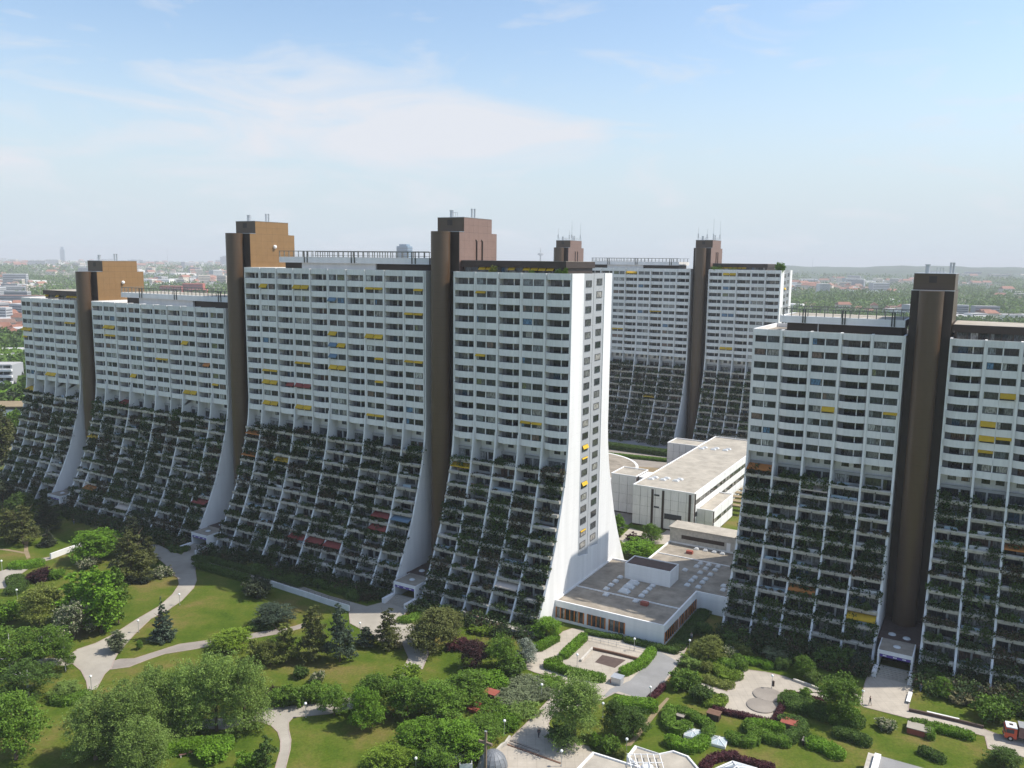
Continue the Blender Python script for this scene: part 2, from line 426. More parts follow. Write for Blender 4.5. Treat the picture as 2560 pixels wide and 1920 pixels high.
M['curtain_glass'] = glass_mat('curtained_window_glass', [(0, (0.022, 0.027, 0.034)), (0.24, (0.050, 0.060, 0.070)), (0.44, (0.10, 0.115, 0.128)), (0.62, (0.19, 0.21, 0.22)),
               (0.72, (0.18, 0.19, 0.10)), (0.78, (0.10, 0.20, 0.32)), (0.85, (0.17, 0.12, 0.10)), (0.90, (0.45, 0.45, 0.43))])  # blue stop: reflected sky put into the pane colour

L = {
 'green': leaf_mat('leaf_green', (0.120, 0.210, 0.024)),
 'bright': leaf_mat('leaf_bright_green', (0.140, 0.262, 0.020)),
 'lime': leaf_mat('leaf_lime', (0.175, 0.260, 0.026)),
 'silver': leaf_mat('leaf_silver_green', (0.195, 0.285, 0.062), trans=0.3),
 'grey': leaf_mat('leaf_grey_green', (0.17, 0.20, 0.105), trans=0.2),
 'willow': leaf_mat('leaf_silvery_white', (0.24, 0.27, 0.21), trans=0.2),
 'yellow': leaf_mat('leaf_yellow_green', (0.180, 0.210, 0.045)),
 'pine': leaf_mat('pine_needles', (0.112, 0.126, 0.034), trans=0.12),
 'darkpine': leaf_mat('dark_pine_needles', (0.042, 0.056, 0.026), trans=0.1),
 'bluepine': leaf_mat('blue_green_needles', (0.060, 0.088, 0.054), trans=0.1),
 'dark': leaf_mat('leaf_dark_green', (0.078, 0.136, 0.024)),
 'purple': leaf_mat('leaf_purple', (0.055, 0.022, 0.024), trans=0.2),
 'barberry': leaf_mat('leaf_barberry', (0.085, 0.026, 0.032), trans=0.2),
 'cream': leaf_mat('leaf_cream_blossom', (0.085, 0.135, 0.035), flower=(0.46, 0.44, 0.30), famt=0.42),
 'straw': leaf_mat('ornamental_grass', (0.20, 0.185, 0.085), trans=0.2),
 'terrace_light': leaf_mat('terrace_light_foliage', (0.062, 0.105, 0.024), var=0.5),
 'terrace_rust': leaf_mat('terrace_flowering_foliage', (0.060, 0.066, 0.028), var=0.5, flower=(0.20, 0.09, 0.08), famt=0.0),
 'terrace': leaf_mat('terrace_foliage', (0.040, 0.070, 0.020), var=0.55),
}
# ---------------------------------------------------------------- ground
def ground_mat():
    m, n, l, p = new_mat('lawn_and_far_fields')
    p.inputs['Roughness'].default_value = 0.95
    p.inputs['Specular IOR Level'].default_value = 0.1
    geo = n.new('ShaderNodeNewGeometry')
    def noise(scale, detail=6, rough=0.6):
        t = n.new('ShaderNodeTexNoise'); t.inputs['Scale'].default_value = scale
        t.inputs['Detail'].default_value = detail; t.inputs['Roughness'].default_value = rough
        l.new(geo.outputs['Position'], t.inputs['Vector']); return t
    def ramp(src, stops):
        r = n.new('ShaderNodeValToRGB'); e = r.color_ramp.elements
        while len(e) < len(stops): e.new(0.5)
        for el, (pos, c) in zip(e, stops): el.position = pos; el.color = (*c, 1)
        l.new(src, r.inputs['Fac']); return r
    lawn = ramp(noise(0.075, 9, 0.68).outputs['Fac'], [(0.32, (0.046, 0.084, 0.008)), (0.44, (0.072, 0.110, 0.011)), (0.53, (0.106, 0.126, 0.020)), (0.64, (0.165, 0.135, 0.042))])
    fine = noise(2.2, 5, 0.7)
    fm = n.new('ShaderNodeMapRange'); fm.inputs['From Min'].default_value = 0.3; fm.inputs['From Max'].default_value = 0.7
    fm.inputs['To Min'].default_value = 0.72; fm.inputs['To Max'].default_value = 1.25
    l.new(fine.outputs['Fac'], fm.inputs['Value'])
    ls = n.new('ShaderNodeVectorMath'); ls.operation = 'SCALE'
    l.new(lawn.outputs['Color'], ls.inputs[0]); l.new(fm.outputs['Result'], ls.inputs['Scale'])
    vo = n.new('ShaderNodeTexVoronoi'); vo.inputs['Scale'].default_value = 0.006
    l.new(geo.outputs['Position'], vo.inputs['Vector'])
    sp = n.new('ShaderNodeSeparateXYZ'); l.new(vo.outputs['Color'], sp.inputs['Vector'])
    far = ramp(sp.outputs['X'], [(0.0, (0.05, 0.085, 0.03)), (0.45, (0.07, 0.105, 0.04)), (0.62, (0.20, 0.19, 0.16)), (0.78, (0.10, 0.13, 0.05)), (0.92, (0.28, 0.24, 0.21))])
    fn = noise(0.02, 8, 0.7)
    fmr = n.new('ShaderNodeMapRange'); fmr.inputs['From Min'].default_value = 0.3; fmr.inputs['From Max'].default_value = 0.7
    fmr.inputs['To Min'].default_value = 0.6; fmr.inputs['To Max'].default_value = 1.35
    l.new(fn.outputs['Fac'], fmr.inputs['Value'])
    fs = n.new('ShaderNodeVectorMath'); fs.operation = 'SCALE'
    l.new(far.outputs['Color'], fs.inputs[0]); l.new(fmr.outputs['Result'], fs.inputs['Scale'])
    ln = n.new('ShaderNodeVectorMath'); ln.operation = 'LENGTH'; l.new(geo.outputs['Position'], ln.inputs[0])
    mr = n.new('ShaderNodeMapRange'); mr.inputs['From Min'].default_value = 330; mr.inputs['From Max'].default_value = 460
    l.new(ln.outputs['Value'], mr.inputs['Value'])
    mx = n.new('ShaderNodeMixRGB')
    l.new(mr.outputs['Result'], mx.inputs['Fac']); l.new(ls.outputs['Vector'], mx.inputs['Color1']); l.new(fs.outputs['Vector'], mx.inputs['Color2'])
    l.new(mx.outputs['Color'], p.inputs['Base Color'])
    bu = n.new('ShaderNodeBump'); bu.inputs['Strength'].default_value = 0.5; bu.inputs['Distance'].default_value = 0.08
    l.new(fine.outputs['Fac'], bu.inputs['Height']); l.new(bu.outputs['Normal'], p.inputs['Normal'])
    return m
b = MB()
b.add([(-12000, -900, 0), (12000, -900, 0), (12000, 13500, 0), (-12000, 13500, 0)], [(0, 1, 2, 3)])
tag(b.build('ground', ground_mat()), kind='structure')

def sheet(name, pts, z, m):
    b = MB(); b.prism(pts, z - 0.12, z)
    o = tag(b.build(name, m), kind='structure')
    if name in ('path_main', 'path_branch', 'path_south', 'path_west', 'promenade', 'plaza', 'play_square'):
        for p, q in zip(pts, pts[1:] + pts[:1]):
            p, q = Vector(p), Vector(q); d = (q - p)
            if d.length < .3: continue
            d.normalize(); nn = Vector((-d.y, d.x)) * .09
            k = MB(); k.prism([tuple(p - nn - d * .05), tuple(q - nn + d * .05), tuple(q + nn + d * .05), tuple(p + nn - d * .05)], -.05, z + .035 + .002 * (len(CHK) % 3)); CHK.append(1)
            k.build('kerb', M['kerb'], o)
    return o
CHK = []

def fac_(row, s, o):
    return (11.967 - math.cos(R_(30.137)) * s - math.sin(R_(30.137)) * o, 178.107 + math.sin(R_(30.137)) * s - math.cos(R_(30.137)) * o)
# paved areas and one painted shade sheet, each a thin slab a little above the lawn
sheet('path_main', [(-97.80, 219.42), (-95.64, 219.13), (-89.96, 214.11), (-86.39, 211.60), (-86.98, 220.42), (-82.11, 219.37), (-81.30, 210.09), (-79.08, 201.57), (-75.95, 194.20), (-74.91, 189.53), (-74.80, 182.02), (-75.84, 176.61), (-77.61, 172.24), (-77.72, 164.52), (-77.54, 160.06), (-77.23, 156.15), (-76.64, 153.34), (-75.66, 150.03), (-75.81, 147.69), (-74.63, 142.16), (-75.71, 141.34), (-77.73, 144.82), (-80.69, 148.73), (-84.19, 151.92), (-86.12, 155.92), (-85.92, 157.53), (-83.68, 160.23), (-82.01, 164.40), (-80.54, 171.55), (-78.54, 178.73), (-78.27, 185.56), (-79.14, 191.72), (-81.18, 195.97), (-84.36, 198.85), (-87.58, 204.43), (-92.94, 210.81)], 0.03, M['concrete'])
sheet('path_branch', [(-76.50, 152.72), (-75.72, 153.54), (-72.96, 153.86), (-69.90, 156.98), (-66.72, 160.22), (-60.84, 162.40), (-55.97, 164.41), (-51.61, 166.44), (-46.00, 169.00), (-43.92, 170.92), (-43.15, 169.07), (-47.11, 166.06), (-54.69, 162.36), (-59.15, 160.22), (-62.91, 158.14), (-67.98, 155.94), (-70.02, 153.81), (-72.55, 150.41), (-75.46, 149.45)], 0.04, M['path_grey'])
sheet('path_under_trees', [(-86.01, 156.56), (-87.43, 153.68), (-96.04, 153.46), (-100.81, 153.65), (-99.50, 151.53), (-94.73, 151.23), (-84.69, 150.70), (-83.62, 151.93)], 0.036, M['concrete'])
sheet('path_west', [(-127.50, 196.94), (-126.23, 198.49), (-124.37, 201.94), (-121.97, 207.37), (-119.18, 209.34), (-118.18, 207.50), (-120.67, 204.38), (-120.03, 194.24), (-117.81, 188.20), (-121.64, 187.44)], 0.03, M['concrete'])
sheet('path_south', [(-54.53, 131.88), (-48.25, 132.72), (-43.45, 132.83), (-43.02, 136.06), (-33.15, 137.93), (-33.13, 137.66), (-28.29, 140.28), (-26.34, 140.76), (-26.03, 139.02), (-27.33, 136.44), (-30.93, 134.71), (-36.71, 133.44), (-37.09, 131.77), (-36.41, 129.46), (-35.33, 126.69), (-34.72, 123.85), (-34.01, 117.84), (-35.54, 117.81), (-36.23, 123.81), (-36.87, 126.30), (-38.03, 128.86), (-39.62, 130.74), (-41.65, 131.86), (-42.99, 132.14), (-47.16, 129.53), (-53.49, 129.84)], 0.03, M['concrete'])
sheet('promenade', [(-78.12, 207.99), (-60.73, 197.32), (-67.67, 201.22), (-51.09, 192.27), (-42.07, 185.77), (-32.23, 179.99), (-27.85, 183.19), (-23.20, 184.42), (-22.17, 182.42), (-23.14, 176.01), (-23.84, 174.52), (-23.27, 172.71), (-19.69, 170.25), (-19.00, 165.36), (-16.81, 160.77), (-15.95, 157.74), (-16.54, 151.06), (-20.06, 151.99), (-19.74, 155.75), (-21.89, 162.24), (-26.91, 162.80), (-28.15, 165.59), (-31.43, 168.36), (-34.24, 171.11), (-36.05, 179.04), (-46.91, 186.30), (-57.15, 192.16), (-66.42, 197.34), (-60.04, 195.00), (-76.67, 204.80)], 0.034, M['concrete'])
sheet('desire_path', [(-132.88, 220.60), (-132.09, 221.00), (-128.25, 214.16), (-124.41, 208.61), (-124.62, 207.28), (-127.52, 211.31), (-133.68, 213.39), (-137.48, 214.42), (-137.98, 215.23), (-133.51, 214.45), (-128.43, 212.54)], 0.02, M['dirt'])
sheet('plaza', [(11.53, 168.34), (6.90, 160.06), (5.18, 159.23), (3.22, 154.93), (3.18, 151.93), (4.96, 150.31), (10.97, 147.14), (7.34, 140.31), (2.91, 131.98), (0.99, 128.77), (-0.32, 126.07), (-0.90, 125.05), (-2.05, 123.34), (-3.33, 121.84), (-6.06, 117.50), (10.23, 117.82), (13.59, 123.81), (13.09, 125.69), (9.22, 127.71), (7.40, 129.37), (6.83, 132.39), (7.88, 135.75), (16.53, 140.16), (19.30, 142.99), (22.87, 141.22), (25.00, 140.36), (27.26, 143.74), (31.22, 150.55), (33.55, 155.27), (35.80, 160.26), (38.50, 167.57), (42.67, 175.83), (45.71, 182.46), (44.58, 183.31), (33.76, 160.67), (29.28, 161.96), (24.55, 165.10), (16.13, 168.88), (13.52, 169.83)], 0.03, M['paving'])
sheet('asphalt_patch', [(30.04, 160.11), (33.34, 155.26), (27.59, 144.51), (25.09, 140.91), (22.92, 141.59), (20.13, 143.50), (17.57, 141.10), (17.27, 141.82), (18.69, 144.30), (20.18, 145.49), (22.79, 147.51), (26.18, 152.93)], 0.042, M['asphalt'])
sheet('play_square', [(45.07, 152.56), (49.48, 151.50), (52.52, 149.85), (53.70, 148.38), (57.34, 145.19), (63.58, 143.57), (61.35, 144.26), (64.54, 143.02), (66.41, 146.73), (68.88, 151.00), (72.46, 154.02), (77.03, 151.92), (79.52, 154.19), (74.52, 144.90), (73.54, 143.89), (71.07, 139.05), (70.54, 137.82), (73.17, 136.43), (77.52, 134.07), (80.76, 132.26), (82.13, 130.85), (86.55, 128.77), (83.52, 123.81), (78.15, 126.49), (79.72, 130.19), (77.89, 131.25), (69.12, 135.63), (63.13, 139.12), (62.63, 142.01), (57.16, 141.28), (51.51, 143.91), (50.23, 142.15), (47.84, 138.47), (45.57, 134.43), (41.65, 136.07), (36.81, 138.54), (37.23, 138.88), (39.10, 142.23), (35.41, 146.39), (36.24, 146.85), (40.08, 143.85), (42.02, 146.62), (43.84, 150.40)], 0.03, M['paving'])
sheet('worn_trail', [(21.75, 130.14), (22.72, 132.24), (25.49, 136.98), (28.62, 141.54), (29.00, 141.21), (25.79, 135.71), (23.24, 131.35), (21.90, 128.98), (20.02, 126.14), (19.00, 126.11)], 0.02, M['dirt'])
sheet('sunken_floor', [(16.68, 160.23), (25.33, 155.49), (21.27, 149.48), (18.89, 147.81), (12.73, 152.59), (12.47, 154.73)], 0.05, M['paving'])
sheet('dark_square', [(18.65, 157.76), (23.08, 155.66), (20.52, 152.36), (16.88, 154.62)], 0.062, M['soil_and_shade'])
sheet('rear_shade_sheet', [fac_('C', 75, -186), fac_('C', -60, -186), fac_('C', -60, -166), fac_('C', 75, -166)], 0.03, M['asphalt'])  # dark sheet standing in for the distant block's shadow
sheet('rear_court', [fac_('C', 40, -60), fac_('C', 12, -60), fac_('C', 12, -100), fac_('C', 26, -100), fac_('C', 26, -165), fac_('C', 75, -165), fac_('C', 75, -88)], 0.025, M['path_grey'])
sheet('school_yard', [(30.80, 229.37), (35.40, 238.94), (38.35, 235.84), (41.39, 231.79), (44.62, 235.02), (48.28, 241.63), (45.16, 224.97), (39.90, 224.78), (35.32, 226.56), (31.60, 225.45)], 0.03, M['paving'])

# ---------------------------------------------------------------- apartment blocks
PHI = R_(30.137)
BAY, GAP, ST = 5.9862, 8.2466, 2.85
TLX, TLY = -math.cos(PHI), math.sin(PHI)      # along a facade, towards its left end
NBX, NBY = math.sin(PHI), math.cos(PHI)       # through a facade, away from the camera
ORG = {'C': (11.967, 178.107), 'R': (52.246, 181.92), 'F': (109.06, 345.64)}
def fac(row, s, o):
    """facade coordinates (metres to the left of the row's end, metres in front) to the ground plane"""
    ox, oy = ORG[row]
    return (ox + TLX * s - NBX * o, oy + TLY * s - NBY * o)
PROF = [(90, 0), (39, 0), (34.6, .4), (29.6, 1.3), (23.7, 3.0), (16.3, 5.4), (10.2, 8.2), (4.3, 11.4), (0, 13.9), (-2, 15)]
def flare(z):
    for (z1, a), (z0, c) in zip(PROF, PROF[1:]):
        if z >= z0:
            t = (z - z0) / (z1 - z0); return c + (a - c) * t
    return PROF[-1][1]
ZL = [0, 2, 4.3, 7.2, 10.2, 13.2, 16.3, 20, 23.7, 26.6, 29.6, 32, 34.6, 37, 39]

CACHE = {}
def cached(key, fn):
    if key not in CACHE: CACHE[key] = fn()
    return CACHE[key]

def panel_mesh(kind, h):
    def mk():
        b = MB()
        if kind == 'half':
            b.prism([(0.16, 0.40), (BAY / 2 - 0.015, 0.14), (BAY / 2 - 0.015, 0.34), (0.16, 0.58)], -h, 0)
        elif kind == 'half2':
            b.prism([(BAY - 0.16, 0.40), (BAY / 2 + 0.015, 0.14), (BAY / 2 + 0.015, 0.34), (BAY - 0.16, 0.58)], -h, 0)
        elif kind == 'fold':
            b.prism([(0.16, 0.40), (BAY / 2, 0.14), (BAY - 0.16, 0.40), (BAY - 0.16, 0.58), (BAY / 2, 0.34), (0.16, 0.58)], -h, 0)
        else:
            q = [(0.13, 0.55), (0.14 * BAY, 0.10), (0.32 * BAY, -0.22), (0.68 * BAY, -0.22), (0.86 * BAY, 0.10), (BAY - 0.13, 0.55)]
            b.prism(q + [(x, y + 0.2) for x, y in reversed(q)], -h, 0)
        return b.mesh('panel', M['white'])
    return cached(('panel', kind, h), mk)

def window_meshes(two):
    def frame():
        b = MB(); x0, x1, h, y0, y1 = 0.42, BAY - 0.42, 1.42, 0.46, 0.62
        b.box(x0, x1, y0, y1, 0, 0.13); b.box(x0, x1, y0, y1, h - 0.07, h)
        for x in (x0, x1 - 0.09): b.box(x, x + 0.09, y0, y1, 0.13, h - 0.07)
        b.box(BAY / 2 - 0.20, BAY / 2 - 0.11, y0, y1, 0.13, h - 0.07); b.box(BAY / 2 + 0.11, BAY / 2 + 0.20, y0, y1, 0.13, h - 0.07)
        b.box(BAY / 2 + 1.0, BAY / 2 + 1.09, y0 + 0.01, y1, 0.13, h - 0.07)
        b.box(BAY / 2 - 0.11, BAY / 2 + 0.11, y0 - 0.12, y1, 0, h, 1)
        b.box(0.1, x0, y0 - 0.02, y1, 0, h, 1); b.box(x1, BAY - 0.1, y0 - 0.02, y1, 0, h, 1)
        b.box(0.1, BAY - 0.1, 0.50, 2.4, h, h + 0.05, 1)
        return b.mesh('window_frame', [M['frame'], M['white']])
    def pane(a, c):
        def mk():
            b = MB(); b.box(0, c - a, 0, 0.03, 0, 1.17)
            return b.mesh('pane', M['curtain_glass'])
        return mk
    f = cached('wframe', frame)
    if two:
        return f, [(cached('pane1', pane(0.5, BAY / 2 - 0.2)), 0.5), (cached('pane2', pane(BAY / 2 + 0.2, BAY - 0.5)), BAY / 2 + 0.2)]
    return f, [(cached('pane3', pane(0.35, BAY - 0.35)), 0.35)]

def loggia_meshes():
    def mk():
        b = MB()
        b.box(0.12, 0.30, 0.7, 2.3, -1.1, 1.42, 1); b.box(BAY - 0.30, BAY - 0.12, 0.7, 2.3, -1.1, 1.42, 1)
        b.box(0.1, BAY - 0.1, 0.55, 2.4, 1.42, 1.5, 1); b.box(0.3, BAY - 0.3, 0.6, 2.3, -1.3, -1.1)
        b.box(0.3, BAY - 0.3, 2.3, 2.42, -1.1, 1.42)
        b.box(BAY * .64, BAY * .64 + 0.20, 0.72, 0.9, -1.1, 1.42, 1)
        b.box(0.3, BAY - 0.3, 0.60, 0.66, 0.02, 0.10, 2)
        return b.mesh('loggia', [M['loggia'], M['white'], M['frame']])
    def pn():
        b = MB(); b.box(0, BAY * .66, 0, 0.03, 0, 2.1)
        return b.mesh('pane', M['glass'])
    return cached('loggia', mk), cached('lpane', pn)

def terrace_meshes(v):
    def planter():
        b = MB()
        b.xprism([(0, -0.18), (0.78, -0.18), (0.78, 0.5), (0.66, 0.5), (0.60, 0.36), (0.2, 0.36), (0.14, 0.52), (-0.06, 0.52), (-0.12, 0.30)], 0.18, BAY - 0.18)
        for x in (BAY * .5,):
            b.box(x - 0.08, x + 0.08, -0.2, 0.0, -0.22, 0.10, 1)
        return b.mesh('planter', [M['planter'], M['frame']])
    def wall():
        b = MB(); h = 2.5
        px = BAY * (.60 if v == 0 else .40)
        b.box(0.15, BAY - 0.15, 0, 0.2, h - 0.3, h + 0.3)
        b.box(0.15, 0.45, 0, 0.2, 0, h - 0.3); b.box(BAY - 0.40, BAY - 0.15, 0, 0.2, 0, h - 0.3)
        b.box(px, px + 0.35, -0.25, 0.2, 0, h - 0.3)
        if v == 0: b.box(0.45, px, 0, 0.2, 0, 0.55)
        else: b.box(px + .35, BAY - .40, 0, 0.2, 0, 0.55)
        b.box(0.45, BAY - 0.40, 0.02, 0.14, h - 0.40, h - 0.3, 1)
        for x in (px * .55, px + 1.5): b.box(x, x + 0.08, 0.04, 0.14, 0.55, h - 0.4, 1)
        return b.mesh('terrace_front', [M['terrace_wall'], M['frame']])
    def pane():
        b = MB(); b.box(0, BAY - 0.85, 0, 0.03, 0, 2.2)
        return b.mesh('pane', M['glass'])
    return cached('planter', planter), cached(('twall', v), wall), cached('tpane', pane)

def recess_mesh():
    def mk():
        b = MB(); b.box(0.15, BAY - 0.15, 0, 0.2, -0.3, 2.9)
        for x in (1.42, 3.87): b.box(x, x + 1.51, -0.02, 0.0, 0.87, 2.23, 1)
        return b.mesh('recessed_front', [M['white'], M['frame']])
    return cached('recess', mk)

def awning_mesh(w, drop, colour):
    def mk():
        b = MB()
        out = 0.30 + 0.55 * drop
        b.add([(0, 0.40, 1.40), (w, 0.40, 1.40), (w, 0.40 - out, 1.40 - drop), (0, 0.40 - out, 1.40 - drop),
               (0, 0.40, 1.36), (w, 0.40, 1.36), (w, 0.43 - out, 1.33 - drop), (0, 0.43 - out, 1.33 - drop)],
              [(3, 2, 1, 0), (4, 5, 6, 7), (0, 1, 5, 4), (1, 2, 6, 5), (2, 3, 7, 6), (3, 0, 4, 7)])
        b.box(0, w, 0.36 - out, 0.42 - out, 1.18 - drop, 1.37 - drop)
        return b.mesh('awning', M[colour])
    return cached(('awn', round(w, 2), drop, colour), mk)

def leaf_quads(b, n, fn, s0, s1, rg, mi=0, flat=0.0):
    """n leaf quads; fn() gives a centre point"""
    for _ in range(n):
        p = Vector(fn())
        d = Vector((rg.uniform(-1, 1), rg.uniform(-1, 1), rg.uniform(-1, 1) + flat))
        if d.length < 0.1: d = Vector((0, 0, 1))
        d.normalize()
        u = d.orthogonal().normalized(); w = d.cross(u)
        a = rg.uniform(0, 6.28); u, w = u * math.cos(a) + w * math.sin(a), w * math.cos(a) - u * math.sin(a)
        s = rg.uniform(s0, s1); t = s * rg.uniform(0.55, 0.9)
        b.add([tuple(p - u * s), tuple(p - w * t), tuple(p + u * s), tuple(p + w * t)], [(0, 1, 2, 3)], mi)

def body(name, row, s_right, n, first, nup, detail, awn, tawn, label, plants_label, end_right=False, end_left=False, green=1.0, seed=1):
    rg = random.Random(seed)
    T = 75.1 if nup == 13 else 63.7
    root = empty(name, (*fac(row, s_right, 0), 0), -PHI)
    tag(root, label, 'apartment block', 'terraced apartment blocks')
    Lw = n * BAY
    zs = lambda k: T - 2.79 - ST * k
    zsoff = zs(nup - 1) - 1.43
    # core behind everything
    b = MB()
    zz = [z for z in ZL if z < T - 1.2]
    pts = [(5.0 - flare(z), z) for z in zz] + [(5.0, zsoff), (2.42, zsoff + 0.2), (2.42, T - 1.0), (21.4, T - 1.0)] + [(21.4 + flare(z), z) for z in reversed(zz)]
    b.xprism(pts, -Lw + 0.2, -0.2)
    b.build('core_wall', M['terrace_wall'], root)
    b = MB(); b.box(-Lw + 0.25, -0.25, 0.7, 21.2, T - 0.99, T - 0.9)
    b.build('roof', M['gravel'], root)
    b = MB(); b.box(-Lw + 0.25, -0.25, 21.2, 21.6, zsoff, T)
    b.build('rear_parapet', M['white_wall'], root)
    b = MB(); b.box(-Lw + 0.25, -0.25, 0.62, 5.0, zsoff - 0.02, zsoff + 0.16)
    b.build('soffit', M['white_wall'], root)
    # blade walls at both ends
    def side(x0, x1, strip):
        b = MB()
        zt = T
        fr = [(0.72 - flare(z), z) for z in ZL] + [(0.72, zt)]
        if not strip:
            b.xprism(fr + [(21.7, zt)] + [(21.7 + flare(z), z) for z in reversed(ZL)], x0, x1)
            b.build('blade_wall', M['white_wall'], root)
        else:
            ya, yb, zb = 6.6, 17.6, 11.0
            b.xprism(fr + [(ya, zt), (ya, zb), (ya, 0)], x0, x1)
            b.xprism([(ya, 0), (ya, zb), (12.1, zb - 1.0), (12.1, 0)], x0, x1 - 0.005)
            b.xprism([(12.1, 0), (12.1, zb + 0.6), (yb, zb - 0.2), (yb, 0)], x0, x1 - 0.005)
            b.xprism([(yb, 0), (yb, zt), (21.7, zt)] + [(21.7 + flare(z), z) for z in reversed(ZL)], x0, x1)
            bw = b.build('blade_wall', M['white_wall'], root)
            for j, (a, c, zz0) in enumerate(((ya, 12.05, zb - 1), (12.15, yb, zb - 0.2))):
                b = MB(); b.box(x0, x1 - 0.28 + 0.1 * j, a, c, zz0, zt - 0.05)
                yy = a + 0.35
                while yy < c - 0.1:
                    b.box(x1 - 0.28 + 0.1 * j, x1 - 0.24 + 0.1 * j, yy, yy + 0.06, zz0, zt - 0.1); yy += 0.42
                st = b.build('ribbed_strip', M['strip'], root)
                for k in range(22):
                    zc = zs(k) + 0.55 - (0 if j == 0 else -0.35)
                    if zc - 0.7 < zz0 + 0.5: continue
                    xx = x1 - 0.28 + 0.1 * j
                    yc = (a + c) / 2 + (0.2 if j == 0 else 0.0)
                    f = MB()
                    for (y0, y1, z0, z1) in ((yc - 1.45, yc + 1.45, zc - .78, zc - .66), (yc - 1.45, yc + 1.45, zc + .62, zc + .72), (yc - 1.45, yc - 1.33, zc - .66, zc + .62), (yc + 1.33, yc + 1.45, zc - .66, zc + .62)):
                        f.box(xx - 0.05, xx + 0.10, y0, y1, z0, z1)
                    fo = f.build('window', M['frame'], root)
                    g = MB(); g.box(0, 0.05, -1.33, 1.33, -.66, .62)
                    go = link('pane', cached('epane', lambda: g.mesh('pane', M['glass'])), fo, (xx + 0.01, yc, zc))
                    yel = {(0, 13): .75, (0, 14): .3, (0, 16): .75, (0, 20): .3}.get((j, k), 0) if detail else ({(0, 2): .7}.get((j, k), 0))
                    if yel:
                        w = MB()
                        w.add([(xx + .1, yc - 1.35, zc + .68), (xx + .1, yc + 1.35, zc + .68), (xx + .1 + .55 * yel, yc + 1.35, zc + .68 - yel), (xx + .1 + .55 * yel, yc - 1.35, zc + .68 - yel),
                               (xx + .06, yc - 1.35, zc + .64), (xx + .06, yc + 1.35, zc + .64), (xx + .06 + .55 * yel, yc + 1.35, zc + .64 - yel), (xx + .06 + .55 * yel, yc - 1.35, zc + .64 - yel)],
                              [(0, 1, 2, 3), (7, 6, 5, 4), (0, 4, 5, 1), (1, 5, 6, 2), (2, 6, 7, 3), (3, 7, 4, 0)])
                        w.build('awning', M['yellow'], fo)
    side(-0.25, 0.2, end_right)
    side(-Lw - 0.2, -Lw + 0.25, False)
    # upright ribs between the bays, and the party-wall fins of the terraces below
    pil = cached(('pil', nup), lambda: (lambda b: (b.box(-0.22, 0.22, 0.16, 2.4, zsoff, T - 0.02), b.mesh('rib', M['white']))[1])(MB()))
    def fin():
        b = MB()
        fr = [(-0.12 - flare(z), z) for z in ZL] + [(-0.05, zsoff + 0.01)]
        b.xprism(fr + [(5.2, zsoff)] + [(5.2 - flare(z), z) for z in reversed(ZL)], -0.2, 0.2)
        return b.mesh('fin', M['fin'])
    finm = cached(('fin', nup), fin)
    def fin_short():
        b = MB()
        fr = [(0.55 - flare(z), z) for z in ZL] + [(0.75, zsoff + 0.01)]
        b.xprism(fr + [(5.2, zsoff)] + [(5.2 - flare(z), z) for z in reversed(ZL)], -0.13, 0.13)
        return b.mesh('fin', M['fin'])
    finm2 = cached(('fin2', nup), fin_short)
    for i in range(1, n):
        x = -Lw + i * BAY
        link('rib', pil, root, (x, 0, 0))
        link('party_wall', finm2 if (i + (0 if first == 'B' else 1)) % 2 == 0 and n > 5 else finm, root, (x, 0, 0))
    wf, wp = window_meshes(detail)
    lg, lp = loggia_meshes()
    for i in range(n):
        x = -Lw + i * BAY
        typ = 'WB'[(i + (0 if first == 'W' else 1)) % 2]
        kinds = ([('half', 0), ('half2', 0)] if detail else [('fold', 0)]) if typ == 'W' else [('bow', 0)]
        for kd, _ in kinds:
            link('parapet_panel', panel_mesh(kd, 1.37), root, (x, 0, T))
        for k in range(nup):
            z = zs(k)
            for kd, _ in kinds:
                link('spandrel_panel' if typ == 'W' else 'balcony_front', panel_mesh(kd, 1.43), root, (x, 0, z))
            if typ == 'W':
                fo = link('window', wf, root, (x, 0, z))
                for pm, px in wp:
                    link('pane', pm, fo, (px, 0.52, 0.13))
            else:
                fo = link('loggia', lg, root, (x, 0, z))
                link('pane', lp, fo, (BAY * .22, 2.26, -1.0))
            a = awn.get((i, k))
            if a:
                for half, drop, colour in a:
                    w = BAY - 0.7 if half == 'F' else BAY / 2 - 0.4
                    x0 = BAY / 2 + 0.15 if half == 'R' else 0.3
                    if half == 'F' and typ == 'W':
                        for x0 in (0.3, BAY / 2 + 0.1): link('awning', awning_mesh(BAY / 2 - 0.4, drop, colour), fo, (x0, 0, 0))
                    else:
                        link('awning', awning_mesh(w, drop, colour), fo, (x0, 0, 0))
        # recessed storey under the last balcony front
        fo = link('recessed_front', recess_mesh(), root, (x, 3.2, zs(nup) - 1.05))
        for px in (1.5, 3.95): link('pane', cached('rpane', lambda: (lambda g: (g.box(0, 1.35, 0, .04, 0, 1.2), g.mesh('pane', M['glass']))[1])(MB())), fo, (px, -0.03, 0.95))
    # terraces
    leaves = MB()
    lev = 0
    k = nup + 1
